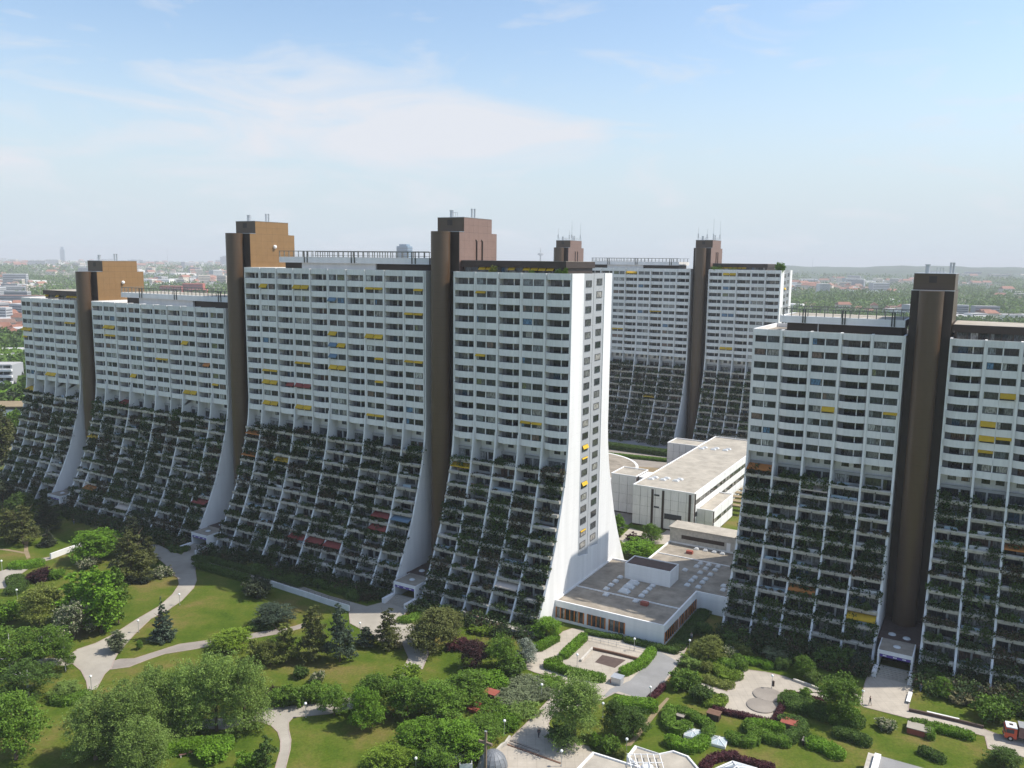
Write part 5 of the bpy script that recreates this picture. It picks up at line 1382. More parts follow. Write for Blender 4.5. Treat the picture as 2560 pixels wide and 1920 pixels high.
PLANTS = [
 ('round', 'bright', -107.01, 207.55, 7.93, 12.98, 'bright green round tree in front of the lower pool-deck block'),
 ('pine', 'pine', -91.93, 194.65, 12.26, 9.77, 'tall brownish pine right of the bright green round tree'),
 ('pine', 'darkpine', -97.85, 209.52, 11.30, 7.42, 'dark pine behind the brownish pine, against the terraces'),
 ('pine', 'pine', -90.38, 201.20, 8.57, 4.62, 'narrow pine beside the second entrance forecourt'),
 ('pine', 'pine', -137.45, 220.66, 9.18, 7.45, 'leftmost pine on the dry grass at the left edge'),
 ('pine', 'pine', -132.34, 218.94, 11.05, 8.46, 'bushy pine second from the left edge'),
 ('pine', 'darkpine', -131.72, 229.83, 9.69, 7.75, 'dark pine in front of the far left entrance canopy'),
 ('spruce', 'darkpine', -124.79, 217.81, 5.36, 4.21, 'small dark conifer casting a shadow on the left lawn'),
 ('round', 'darkpine', -156.50, 250.20, 9.35, 10.40, 'dark tree at the left foot of the farthest-left block'),
 ('round', 'dark', -146.90, 242.31, 7.56, 8.54, 'dark shrubby tree below the leftmost terraces'),
 ('slender', 'pine', -189.87, 304.93, 22.81, 9.19, 'tall yellowish tree at the left edge beside the terraces'),
 ('slender', 'green', -204.14, 340.12, 15.61, 5.11, 'slim green tree before the white building at the left edge'),
 ('slender', 'bright', -91.00, 169.59, 12.01, 7.15, 'bright green slender tree left in the sunny group'),
 ('slender', 'bright', -84.80, 165.03, 14.79, 6.97, 'tallest bright slender tree with a pale trunk by the curving path'),
 ('slender', 'green', -83.44, 169.80, 13.02, 3.94, 'narrow green tree at the right of the sunny group'),
 ('shrub', 'lime', -93.73, 171.78, 5.00, 7.96, 'lime green rounded bush in the sunny group'),
 ('round', 'yellow', -99.55, 168.61, 8.66, 9.25, 'yellow-green tree left of the blossoming chestnut'),
 ('round', 'cream', -89.07, 162.47, 8.18, 8.24, 'cream-blossoming chestnut tree beside the curving path'),
 ('shrub', 'bright', -107.93, 169.86, 4.50, 7.16, 'bright green bush at the left edge above the birches'),
 ('birch', 'green', -93.91, 148.40, 9.18, 11.36, 'large hanging birch at the left edge'),
 ('birch', 'green', -88.16, 149.72, 8.51, 10.50, 'hanging birch with a pale trunk left of the path junction'),
 ('birch', 'dark', -85.30, 139.28, 6.28, 10.12, 'low dark birch below the left path'),
 ('birch', 'green', -83.62, 148.66, 6.86, 3.79, 'slim white-trunked birch at the path junction'),
 ('round', 'green', -76.40, 120.47, 10.76, 8.86, 'dense deep green maple at the lower left'),
 ('round', 'silver', -78.74, 139.43, 2.40, 5.66, 'pale grey-green bush left of the path junction'),
 ('poplar', 'silver', -64.19, 120.72, 11.22, 9.13, 'leftmost of the big silver-green poplars beside the path junction'),
 ('poplar', 'silver', -59.37, 122.43, 12.26, 9.78, 'tall silver poplar right of the leftmost one'),
 ('poplar', 'silver', -57.26, 127.53, 12.60, 9.06, 'silver poplar third from the left in the big group'),
 ('poplar', 'silver', -52.32, 128.08, 12.77, 9.09, 'silver poplar in the middle of the big group'),
 ('poplar', 'silver', -48.24, 129.05, 14.06, 8.88, 'tall silver poplar left of the right-hand end of the group'),
 ('poplar', 'silver', -43.84, 130.05, 12.80, 9.22, 'rightmost silver poplar of the big group, beside the lower path'),
 ('poplar', 'silver', -55.46, 117.80, 9.03, 9.19, 'lower silver poplar at the bottom edge in front of the group'),
 ('round', 'lime', -55.52, 159.31, 3.74, 8.43, 'yellow-green tree behind the right silver poplar'),
 ('spruce', 'bluepine', -70.84, 162.27, 9.17, 4.46, 'solitary spruce on the lawn beside the curving path'),
 ('slender', 'grey', -77.67, 156.78, 4.55, 3.16, 'young thin tree beside the curving path'),
 ('slender', 'green', -73.70, 157.85, 2.05, 1.14, 'sapling on the lawn left of the spruce'),
 ('shrub', 'purple', -113.71, 193.00, 3.00, 6.06, 'dark purple bush at the left path bend'),
 ('shrub', 'bright', -110.05, 194.56, 2.40, 4.48, 'green bush right of the purple bush'),
 ('shrub', 'cream', -106.01, 201.72, 3.00, 4.63, 'whitish blossoming bush below the bright green round tree'),
 ('shrub', 'cream', -85.37, 196.82, 2.20, 5.35, 'cream-flowering bush at the shadow edge of the curving path'),
 ('shrub', 'darkpine', -88.85, 194.27, 2.00, 8.13, 'dark low pine scrub under the brownish pine'),
 ('shrub', 'darkpine', -58.47, 185.54, 4.50, 7.00, 'large dark round bush at the promenade corner'),
 ('round', 'bluepine', -50.09, 169.99, 4.67, 8.60, 'spreading blue-green pine below the promenade wall'),
 ('shrub', 'dark', -77.98, 203.17, 2.20, 4.24, 'dark bush where hedge and promenade meet'),
 ('shrub', 'darkpine', -90.10, 229.20, 4.00, 10.46, 'dark bushes behind the second entrance forecourt'),
 ('pine', 'yellow', -43.23, 153.31, 8.05, 5.23, 'yellowish pine at the left of the central pine group'),
 ('pine', 'pine', -38.03, 154.22, 11.45, 6.37, 'tallest pine of the central group, with a yellow-green tip'),
 ('pine', 'bluepine', -32.88, 153.83, 11.68, 5.80, 'dark grey-green pine at the right of the central group'),
 ('shrub', 'yellow', -48.31, 153.44, 4.50, 5.51, 'yellow-green bush beside the silver poplars'),
 ('round', 'yellow', -46.06, 152.46, 4.86, 5.21, 'light yellow-green tree between poplars and pines'),
 ('pine', 'bluepine', -28.85, 160.45, 4.20, 4.31, 'small grey pine on the forecourt edge'),
 ('pine', 'pine', -24.37, 160.01, 8.22, 5.30, 'slim layered pine in front of the main entrance'),
 ('round', 'pine', -15.17, 159.69, 8.20, 10.02, 'broad dark pine right of the main entrance'),
 ('shrub', 'straw', -22.89, 160.05, 1.60, 3.15, 'dry ornamental grass by the forecourt path'),
 ('shrub', 'barberry', -10.36, 160.38, 2.00, 5.46, 'reddish bush below the garden wall'),
 ('round', 'purple', -6.36, 151.42, 6.15, 5.72, 'purple-leaved tree left of the plaza'),
 ('round', 'green', -1.25, 151.04, 6.65, 6.52, 'green broadleaf tree between purple tree and plaza'),
 ('shrub', 'dark', 0.21, 149.58, 3.00, 5.39, 'dark bush at the left edge of the plaza'),
 ('shrub', 'lime', -6.95, 167.50, 1.40, 3.29, 'small lime bush below the garden wall'),
 ('round', 'willow', 3.41, 153.64, 5.24, 4.35, 'silvery white willow at the plaza edge'),
 ('shrub', 'green', 0.56, 150.20, 3.20, 5.15, 'green bush below the silvery willow'),
 ('round', 'bright', 7.79, 166.48, 4.03, 6.66, 'bright leafy tree at the corner of the end block'),
 ('shrub', 'green', -40.25, 137.62, 3.00, 4.49, 'left bush of the row above the lower path'),
 ('shrub', 'green', -37.26, 138.12, 3.60, 5.50, 'tall middle bush of the row above the lower path'),
 ('shrub', 'green', -34.79, 139.03, 3.20, 5.03, 'right bush of the row above the lower path'),
 ('shrub', 'purple', -42.20, 140.17, 2.00, 2.79, 'brownish lilac bush beside the right silver poplar'),
 ('shrub', 'cream', -35.47, 145.81, 2.20, 2.89, 'pale blossoming bush above the bush row'),
 ('shrub', 'dark', -38.86, 147.16, 2.20, 3.18, 'dark bush on the dry lawn above the bush row'),
 ('round', 'green', -29.87, 134.32, 5.37, 5.61, 'broad tree overhanging the lower path'),
 ('round', 'bright', -23.96, 130.69, 7.08, 5.94, 'solitary round tree with its trunk showing on the sunny lawn'),
 ('round', 'green', -23.27, 135.91, 6.89, 7.39, 'dense tree behind the solitary round tree'),
 ('round', 'green', -17.14, 134.40, 6.82, 8.05, 'dense green tree in the middle of the thicket'),
 ('round', 'green', -12.04, 133.31, 7.12, 8.71, 'broad green tree at the right of the thicket'),
 ('shrub', 'lime', -18.67, 146.69, 3.00, 5.29, 'pale lime flowering bush at the end of the forecourt path'),
 ('shrub', 'cream', -19.95, 145.71, 2.20, 3.42, 'white-blossoming bush left of the pale lime bush'),
 ('round', 'green', -7.59, 138.80, 5.83, 8.29, 'light green shrub tree below the purple tree'),
 ('shrub', 'bright', -2.80, 144.72, 2.60, 6.79, 'bright green bush left of the grey ground cover'),
 ('round', 'bright', -14.31, 122.88, 5.63, 8.54, 'leafy tree at the lower thicket edge'),
 ('round', 'bright', -8.25, 122.32, 6.49, 8.95, 'large leafy tree beside the wooden cross'),
 ('round', 'green', -4.46, 127.35, 3.55, 6.96, 'green bush tree behind the wooden cross'),
 ('round', 'green', -10.75, 118.95, 4.30, 7.20, 'dark green tree at the lower edge left of the curved wall'),
 ('round', 'lime', -17.84, 118.16, 4.38, 7.80, 'light yellow-green tree at the lower edge'),
 ('shrub', 'dark', -5.69, 123.06, 2.20, 5.85, 'dark bush beside the white curved wall'),
 ('cover', 'grey', 3.08, 144.69, 1.30, 7.79, 'pale grey-green ground cover left of the plaza path, upper clump'),
 ('cover', 'grey', 1.15, 139.81, 1.50, 7.96, 'pale grey-green ground cover beside the dark red hut'),
 ('cover', 'grey', 5.52, 142.10, 1.20, 6.38, 'grey-green ground cover along the plaza path'),
 ('cover', 'green', 7.37, 145.57, 1.00, 7.18, 'green ground cover between plaza and grey shrubs'),
 ('cover', 'silver', 2.78, 135.98, 1.50, 6.13, 'silvery ground cover lower clump by the plaza path'),
 ('cover', 'bright', -0.46, 131.58, 1.80, 5.95, 'bright green low bushes above the wooden cross'),
 ('cover', 'bright', -3.12, 145.70, 2.00, 7.19, 'bright green low bushes left of the grey ground cover'),
 ('cover', 'green', -2.68, 135.51, 1.80, 6.52, 'green low bushes around the rust-red platform'),
 ('shrub', 'bright', 0.61, 130.64, 1.80, 2.56, 'bright bush beside the plaza steps'),
 ('poplar', 'silver', 10.90, 127.14, 11.52, 9.99, 'large silver-green poplar standing on the plaza edge'),
 ('round', 'dark', 17.68, 127.90, 6.81, 4.63, 'dark leafy tree right of the plaza poplar'),
 ('round', 'dark', 20.79, 129.19, 4.71, 5.46, 'dark shrub tree beside the worn trail'),
 ('shrub', 'green', 16.58, 124.30, 2.80, 3.76, 'rounded green bush above the church roof'),
 ('shrub', 'bright', 14.36, 125.72, 2.40, 2.28, 'small bright bush at the foot of the plaza poplar'),
 ('shrub', 'dark', 8.88, 127.71, 2.00, 5.01, 'dark low bush at the shaded foot of the plaza poplar'),
 ('shrub', 'yellow', 18.08, 122.90, 1.60, 1.86, 'yellowish bush beside the church roof corner'),
 ('round', 'yellow', 39.49, 156.23, 4.94, 6.71, 'olive-yellow tree at the shadow edge of the right block'),
 ('shrub', 'cream', 43.69, 157.58, 2.40, 3.27, 'cream-flowering bush right of the olive-yellow tree'),
 ('shrub', 'yellow', 46.86, 158.49, 2.60, 3.95, 'olive bush between cream-flowering bush and clipped block'),
 ('shrub', 'green', 32.17, 145.66, 3.40, 6.08, 'large green bush left of the play square'),
 ('shrub', 'dark', 34.54, 140.82, 2.80, 4.52, 'dark bush at the lower left of the play square'),
 ('shrub', 'silver', 35.48, 153.70, 2.00, 4.69, 'grey-green bush behind the large green bush'),
 ('shrub', 'yellow', 37.91, 151.79, 1.80, 2.95, 'olive bush beside the lime hedge'),
 ('shrub', 'grey', 53.25, 156.99, 2.20, 5.65, 'grey shaded bush at the top of the play square'),
 ('shrub', 'silver', 53.22, 153.55, 2.20, 3.19, 'round clipped silver bush at the top of the play square'),
 ('shrub', 'silver', 57.11, 147.35, 2.60, 3.28, 'pale rounded bush at the right of the play square'),
 ('round', 'green', 56.26, 149.94, 4.29, 3.96, 'green bush tree above the kerb of the play square'),
 ('round', 'green', 57.15, 134.84, 7.66, 8.11, 'spreading tree with a broad shadow right of the play square'),
 ('slender', 'green', 53.58, 141.61, 2.26, 1.88, 'young tree behind the dark red barberry hedge'),
 ('shrub', 'bright', 51.03, 141.89, 1.30, 2.97, 'bright low bush inside the barberry corner'),
 ('shrub', 'dark', 49.17, 127.85, 1.60, 1.89, 'small dark ball bush on the lower lawn'),
 ('shrub', 'cream', 64.12, 131.84, 1.80, 3.64, 'pale flowering round bush alone on the right lawn'),
 ('round', 'bright', 79.24, 143.37, 3.49, 3.75, 'bright small tree right of the near entrance'),
 ('tuft', 'straw', 81.59, 141.49, 2.00, 5.55, 'straw-coloured ornamental grass right of the near entrance'),
 ('shrub', 'green', 84.11, 135.44, 4.20, 6.40, 'big round green bush above the path to the lorry'),
 ('shrub', 'silver', 77.51, 144.98, 1.70, 2.65, 'pale bush beside the person in blue'),
 ('shrub', 'yellow', 91.79, 143.66, 2.60, 2.44, 'yellow-green bush at the right edge below the terraces'),
 ('shrub', 'green', 90.04, 137.65, 2.00, 3.25, 'green bush at the right edge above the lorry'),
 ('round', 'dark', 77.67, 121.27, 3.46, 5.30, 'dark tree at the lower right corner in front of the lorry'),
 ('spruce', 'bluepine', 67.01, 152.04, 5.79, 2.57, 'blue-green conifer left of the near entrance'),
 ('shrub', 'dark', 64.74, 155.33, 3.00, 6.66, 'dark shaded bushes at the foot of the right block'),
 ('shrub', 'dark', 79.90, 149.49, 2.60, 5.06, 'dark bush at the right cheek of the near entrance steps'),
 ('shrub', 'dark', 89.40, 149.37, 2.40, 5.84, 'dark bush below the right-hand terraces'),
 ('shrub', 'dark', 46.68, 161.49, 3.40, 6.69, 'dark bushes in the shade behind the olive bush'),
 ('shrub', 'dark', 63.10, 154.80, 3.20, 7.08, 'dark shaded bushes above the spreading tree'),
 ('shrub', 'dark', 40.78, 167.19, 3.00, 3.69, 'dark bush at the corner of passage and right block'),
 ('round', 'bright', 34.47, 213.40, 4.72, 11.35, 'sunny green shrub tree behind the pavilion roof'),
 ('round', 'green', 39.84, 227.54, 4.98, 5.85, 'green tree in front of the school'),
 ('shrub', 'purple', 35.25, 227.37, 2.00, 5.48, 'reddish bush beside the school yard'),
 ('slender', 'bright', 30.88, 231.40, 6.51, 3.71, 'bright narrow tree between end wall and school'),
 ('shrub', 'lime', -4.66, 166.96, 1.80, 3.88, 'lime bush at the foot of the end block garden'),
 ('round', 'pine', -14.09, 168.44, 4.74, 9.08, 'brownish bush tree before the end block terraces'),
 ('shrub', 'green', -2.67, 174.59, 2.40, 6.83, 'green bushes in the end block garden'),
 ('shrub', 'yellow', 0.38, 174.68, 2.20, 4.55, 'yellowish bush in the end block garden'),
 ('shrub', 'bright', -6.72, 187.36, 1.80, 3.65, 'sunlit bright bush on the low terrace of the end block'),
 ('shrub', 'bright', -3.12, 184.08, 1.80, 3.89, 'second sunlit bush on the low terrace of the end block'),
 ('column', 'dark', -37.07, 118.74, 5.34, 2.83, 'dark columnar tree beside the lower path'),
 ('shrub', 'bright', -39.58, 119.02, 3.00, 4.36, 'bright green bush left of the dark columnar tree'),
 ('shrub', 'green', -57.32, 118.91, 3.00, 6.69, 'green bush at the bottom edge under the poplars'),
 ('shrub', 'bright', -45.92, 121.09, 2.60, 5.23, 'bright bush right of the dark bench'),
]
for p in PLANTS: plant(*p)

def hedge(pts, w, h, m, label, seed, dens=1.0, rounded=True, cat='hedge', group='clipped hedges'):
    """clipped hedge along a line: a dark leafy core and leaves over its faces"""
    rg = random.Random(seed); o = Vector(pts[0])
    P2 = [Vector(p) - o for p in pts]
    b = MB()
    segs = list(zip(P2, P2[1:])); tot = sum((c - a).length for a, c in segs)
    for a, c in segs:
        d = (c - a).normalized(); nn = Vector((-d.y, d.x)) * (w * .34)
        q = [a - nn, c - nn, c + nn, a + nn]
        b.prism([tuple(v) for v in q], 0, h * .78)
    for p in P2: b.cyl(p.x, p.y, 0, h * .775, w * .34, 9)
    def pt():
        """a point on the rounded skin of the hedge"""
        r = rg.random() * (tot + w * 1.2) - w * .6
        if r < 0 or r > tot:
            base = P2[0] if r < 0 else P2[-1]; dd = (P2[0] - P2[1] if r < 0 else P2[-1] - P2[-2]).normalized()
            an = math.atan2(dd.y, dd.x) + rg.uniform(-1.6, 1.6); ux, uy = math.cos(an), math.sin(an)
        else:
            for a, c in segs:
                ln = (c - a).length
                if r <= ln: break
                r -= ln
            d = (c - a).normalized(); base = a + d * r
            sg = rg.choice((-1, 1)); ux, uy = -d.y * sg, d.x * sg
        t = rg.random() * (w * .5 + h)
        if t < w * .5: v = t; z = h * (1 - .28 * (v / (w * .5)) ** 3)
        else: v = w * .5 * (1 - .06 * rg.random()); z = h * .78 * rg.random()
        j = rg.gauss(0, .055)
        return (base.x + ux * (v + j), base.y + uy * (v + j), max(.03, z + j))
    area = (tot + w) * (w + 2 * h)
    leaf_quads(b, int(area * 62 * dens), pt, .07, .16, rg, 0, .7)
    ob = b.build('hedge', L[m], None, (o.x, o.y, 0))
    tag(ob, label, cat, group)
HEDGES = [
 ([(15.42, 164.51), (10.91, 156.41)], 1.6, 1.2, 'bright', 'straight clipped hedge on the upper left of the sunken square'),
 ([(9.64, 153.95), (7.33, 152.47), (12.08, 149.36), (17.24, 147.33)], 1.6, 1.25, 'bright', 'bent clipped hedge along the lower left of the sunken square'),
 ([(28.53, 158.23), (25.90, 153.28), (21.99, 149.89)], 1.7, 1.25, 'bright', 'clipped hedge on the right of the sunken square'),
 ([(16.55, 167.40), (19.83, 165.98), (23.21, 164.99)], 1.1, .8, 'dark', 'low dark hedge under the pavilion windows'),
 ([(24.47, 163.83), (28.74, 161.41), (33.43, 159.06)], 1.3, .9, 'dark', 'low dark hedge along the blank corner of the pavilion'),
 ([(34.28, 161.26), (38.95, 170.29), (43.74, 178.58)], 2.6, .8, 'dark', 'dark hedge strip along the right side of the pavilion'),
 ([(9.51, 163.83), (6.03, 159.68)], 1.7, 1.2, 'bright', 'clipped hedge between garden wall and plaza'),
 ([(19.79, 138.08), (22.31, 137.60), (24.84, 137.31)], 2.4, 1.6, 'bright', 'bright flat-topped hedge right of the plaza poplar'),
 ([(28.09, 135.96), (27.06, 132.19), (28.07, 130.11), (29.89, 131.04)], 1.9, 1.3, 'green', 'curved hedge left of the first pyramid skylight'),
 ([(29.71, 135.99), (31.49, 134.76), (33.20, 132.63), (33.94, 130.83), (32.97, 128.75)], 1.7, 1.2, 'green', 'hedge arching above the first pyramid skylight'),
 ([(26.61, 126.62), (28.08, 125.26), (30.08, 125.03), (31.88, 126.73)], 2.0, 1.3, 'bright', 'curved hedge below the narrow skylight'),
 ([(36.73, 127.97), (38.07, 126.72), (39.83, 126.76), (41.01, 128.93), (40.45, 131.27)], 1.8, 1.3, 'green', 'hook-shaped hedge right of the second pyramid skylight'),
 ([(41.08, 132.34), (43.65, 132.10), (45.65, 131.09)], 1.6, 1.1, 'bright', 'hedge above the long strip skylight'),
 ([(41.90, 128.95), (43.46, 127.69), (45.12, 126.87)], 1.9, 1.3, 'green', 'hedge below the long strip skylight'),
 ([(46.25, 127.89), (48.03, 129.37), (49.82, 131.78), (49.12, 133.13), (47.16, 133.24)], 1.9, 1.3, 'dark', 'curved hedge wrapping the shed with the red roof'),
 ([(49.75, 126.69), (51.39, 125.75), (52.41, 123.86)], 2.4, 1.2, 'bright', 'rounded hedge on the lower lawn beside the grey-lidded box'),
 ([(55.15, 129.62), (56.82, 128.83), (58.34, 127.39)], 2.0, 1.3, 'dark', 'oval hedge alone on the lawn below the play square'),
 ([(68.93, 133.00), (71.33, 132.48), (70.05, 129.25)], 1.3, 1.2, 'green', 'angled hedge around the red-walled box'),
 ([(72.41, 131.83), (74.48, 130.75), (76.53, 129.42)], 1.7, 1.1, 'bright', 'long straight hedge along the path to the lorry'),
 ([(66.96, 124.75), (67.71, 123.87), (68.45, 122.89)], 1.6, 1.1, 'dark', 'short dark hedge on the empty right-hand lawn'),
 ([(39.67, 153.82), (40.62, 151.47), (40.98, 148.42), (43.03, 149.22)], 2.4, 1.0, 'lime', 'lime green rounded hedge at the corner of the play square'),
 ([(41.77, 153.88), (42.99, 152.71)], 2.0, 1.4, 'green', 'dense green hedge block behind the lime hedge'),
 ([(44.80, 154.56), (45.02, 152.56)], 2.0, 1.7, 'green', 'tall clipped green block at the top of the play square'),
 ([(46.71, 155.21), (49.57, 154.47), (50.36, 153.29)], 1.8, 1.0, 'bright', 'low hedge along the top of the play square'),
 ([(37.39, 147.96), (38.97, 146.16), (40.71, 145.84)], 2.2, .7, 'yellow', 'low planted bed edge left of the play square'),
 ([(35.49, 138.94), (37.15, 138.65), (38.35, 140.69)], 1.8, .9, 'lime', 'lime green low planting at the lower left of the play square'),
 ([(36.25, 137.01), (38.24, 136.09), (39.91, 135.33), (41.43, 134.74), (42.90, 133.99), (44.81, 133.11)], .9, .8, 'barberry', 'long dark red barberry hedge below the play square'),
 ([(45.80, 133.90), (47.46, 136.78), (49.43, 140.28), (51.01, 142.71)], .9, .8, 'barberry', 'dark red barberry hedge on the right of the play discs'),
 ([(51.42, 142.90), (53.72, 141.57), (56.42, 140.27)], .9, .7, 'barberry', 'dark red barberry hedge behind the spreading tree'),
 ([(25.12, 140.00), (27.31, 143.00), (28.52, 144.94)], .9, .8, 'barberry', 'dark red barberry hedge at the asphalt corner'),
 ([(50.52, 139.42), (53.15, 137.50), (55.76, 135.31), (58.54, 133.81)], 4.2, 1.3, 'dark', 'broad dark hedge in the shade of the spreading tree'),
 ([(60.11, 136.04), (59.34, 133.52)], 1.6, 1.2, 'bright', 'bright hedge end beside the shaded hedge'),
 ([(30.41, 120.04), (32.11, 121.95), (33.92, 122.80), (35.89, 122.98)], 1.2, 1.0, 'barberry', 'dark red shrub row behind the glass church roof'),
 ([(36.52, 121.77), (37.97, 121.26), (39.02, 120.48), (40.76, 119.99)], 1.2, 1.0, 'barberry', 'dark red shrub row right of the glass church roof'),
 ([fac('C', 60, -160), fac('C', 40, -160), fac('C', 20, -160)], 4.0, 2.2, 'dark', 'dark hedge behind the round hall, in front of the distant block'),
 ([fac('C', 58, -146), fac('C', 30, -150)], 2.0, 1.2, 'green', 'green hedge between round hall and distant block'),
 ([(-76.82, 202.14), (-70.76, 198.74), (-64.39, 194.98)], 2.2, 1.1, 'dark', 'dark hedge beside the upper promenade'),
 ([(-63.67, 201.70), (-51.85, 195.27), (-45.90, 192.21), (-37.59, 187.01), (-35.85, 184.07)], 2.6, 1.2, 'dark', 'long dark hedge between promenade and terraces'),
 ([(-81.34, 208.16), (-76.75, 207.22), (-63.51, 199.24), (-50.38, 191.38)], 1.8, 1.0, 'dark', 'dark hedge along the foot of the central block'),
 ([(-94.80, 222.11), (-88.64, 213.87), (-86.74, 215.11)], 2.2, 1.0, 'dark', 'dark shaded hedge beside the second entrance steps'),
 ([(-53.86, 167.58), (-50.32, 168.29)], 2.0, .9, 'dark', 'dark hedge below the spreading pine'),
 ([(-22.93, 172.24), (-21.29, 172.29), (-20.15, 174.29)], 2.4, .9, 'green', 'green hedge at the foot of the main entrance steps'),
 ([(-79.06, 137.38), (-76.59, 136.93), (-74.90, 138.76)], 2.0, 1.3, 'green', 'low hedge at the path corner left of the silver poplars'),
 ([(-54.39, 121.90), (-52.07, 123.18), (-49.09, 123.45), (-45.29, 124.16)], 2.6, 1.6, 'bright', 'bright hedge along the lower side of the silver poplars'),
 ([(-123.79, 201.35), (-121.21, 201.43), (-119.50, 203.07)], 3.0, 1.3, 'bright', 'bright rounded hedge at the left path bend'),
 ([(-118.95, 192.49), (-115.20, 187.91), (-115.01, 185.21)], 3.4, 1.2, 'dark', 'dark spreading hedge below the left path bend'),
]
for i, (pp, hw, hh_, hm_, hl_) in enumerate(HEDGES): hedge(pp, hw * 1.2, hh_ * 1.15, hm_, hl_, seed=500 + i)

# ---------------------------------------------------------------- lamps, people, lorry
def lamp_protos():
    b = MB(); b.tube([(0, 0, 0), (0, 0, 2.35)], [.06, .045], 8); b.cyl(0, 0, 0, .12, .12, 8); p = b.mesh('post', M['metal'])
    b = MB(); b.ball(0, 0, 2.55, .25, 12); g = b.mesh('globe', M['globe'])
    return p, g
lp_post, lp_globe = lamp_protos()
LAMPS = [
 ((8.37, 120.33), 'globe lamp at the foot of the plaza steps'), ((-0.57, 128.74), 'globe lamp behind the wooden cross'), ((5.99, 140.83), 'globe lamp among the grey shrubs left of the plaza path'),
 ((25.32, 159.76), 'globe lamp in front of the pavilion railing'), ((36.36, 159.36), 'globe lamp at the passage beside the pavilion'), ((13.24, 152.60), 'globe lamp left of the sunken square'),
 ((16.31, 134.59), 'globe lamp behind the plaza poplar'), ((18.94, 123.77), 'globe lamp at the end of the worn trail'), ((25.38, 140.37), 'globe lamp at the asphalt corner'),
 ((-34.54, 133.41), 'globe lamp on the fork of the lower path'), ((-31.07, 165.63), 'globe lamp on the main entrance forecourt'),
 ((-74.23, 179.52), 'globe lamp beside the curving path above the spruce'), ((-77.27, 165.45), 'globe lamp on the curving path left of the spruce'), ((-75.38, 141.88), 'globe lamp at the path junction'),
 ((-111.62, 180.92), 'globe lamp beside the left hedge'), ((-125.99, 199.00), 'globe lamp on the left lawn edge'), ((-53.96, 120.93), 'globe lamp by the hedge below the silver poplars'),
 ((48.63, 145.16), 'lamp post with a litter bin beside the play discs'), ((-13.94, 117.92), 'globe lamp at the bottom edge left of the curved wall'), ((63.20, 139.96), 'globe lamp by the walking person'),
]
for p, lab in LAMPS:
    root = empty('street_lamp', (*p, 0.03)); tag(root, lab, 'street lamp', 'globe lamps along the paths')
    link('post', lp_post, root); link('globe', lp_globe, root)
    if 'litter' in lab:
        b = MB(); b.cyl(.25, 0, .5, 1.5, .22, 10); b.build('litter_bin', M['brown_dark'], root)

def person(x, y, rz, top, legs, hairm, label, stride=.22, arm=.18):
    """one continuous skinned figure; clothes are thicker skins of their own"""
    def skin(name, vs, es, rs, m, parent):
        me = bpy.data.meshes.new(name); me.from_pydata(vs, es, []); me.materials.append(m)
        o = link(name, me, parent)
        sk = o.modifiers.new('skin', 'SKIN'); sk.use_smooth_shade = True
        for sv, r in zip(me.skin_vertices[0].data, rs): sv.radius = (r, r * .85)
        me.skin_vertices[0].data[0].use_root = True
        su = o.modifiers.new('sub', 'SUBSURF'); su.levels = 1; su.render_levels = 1
        return o
    root = empty('person', (x, y, .03), rz); tag(root, label, 'person', 'people on the paths')
    V_ = [(0, 0, .95), (0, 0, 1.2), (0, 0, 1.42), (0, 0, 1.53), (0, .02, 1.66), (0, .02, 1.74),
          (.09, 0, .90), (.10, stride * .55, .50), (.10, stride, .08), (.10, stride + .14, .04),
          (-.09, 0, .90), (-.10, -stride * .35, .50), (-.10, -stride, .10), (-.10, -stride + .14, .04),
          (.19, 0, 1.40), (.23, -arm * .5, 1.13), (.24, -arm * .2, .88), (.24, -arm * .1, .78),
          (-.19, 0, 1.40), (-.23, arm * .6, 1.13), (-.24, arm * 1.1, .90), (-.24, arm * 1.3, .80)]
    E_ = [(0, 1), (1, 2), (2, 3), (3, 4), (4, 5), (0, 6), (6, 7), (7, 8), (8, 9), (0, 10), (10, 11), (11, 12), (12, 13), (2, 14), (14, 15), (15, 16), (16, 17), (2, 18), (18, 19), (19, 20), (20, 21)]
    R2 = [.13, .13, .14, .055, .095, .07, .09, .062, .045, .04, .09, .062, .045, .04, .06, .045, .035, .03, .06, .045, .035, .03]
    skin('body', V_, E_, R2, M['skin'], root)
    skin('jacket', [V_[i] for i in (0, 1, 2, 14, 15, 16, 18, 19, 20)], [(0, 1), (1, 2), (2, 3), (3, 4), (4, 5), (2, 6), (6, 7), (7, 8)], [.155, .16, .165, .075, .062, .05, .075, .062, .05], top, root)
    skin('trousers', [V_[i] for i in (0, 6, 7, 8, 10, 11, 12)], [(0, 1), (1, 2), (2, 3), (0, 4), (4, 5), (5, 6)], [.145, .105, .08, .065, .105, .08, .065], legs, root)
    skin('hair', [(0, 0, 1.70), (0, -.02, 1.76)], [(0, 1)], [.105, .08], hairm, root)
person(*(5.10, 128.24), R_(200), M['cloth_dark'], M['cloth_dark'], M['hair'], 'person in dark clothes walking in the shade of the plaza poplar')
person(*(64.47, 139.68), R_(-80), M['cloth_dark'], M['cloth_pale'], M['hair'], 'person in a dark top walking in the sun below the near entrance')
person(*(37.93, 164.83), R_(150), M['cloth_pale'], M['cloth_blue'], M['hair'], 'person in a pale top walking in the passage beside the pavilion')
person(*(-83.61, 198.37), R_(30), M['cloth_pale'], M['cloth_dark'], M['hair'], 'person in a pale top at the shadow edge of the curving path')
person(*(-127.25, 235.83), R_(60), M['cloth_dark'], M['cloth_blue'], M['hair'], 'person in dark clothes on the shaded path at the far left')
person(*(75.85, 144.60), R_(10), M['cloth_blue'], M['cloth_blue'], M['hair'], 'person in blue standing by the bushes right of the near entrance', .03, .04)

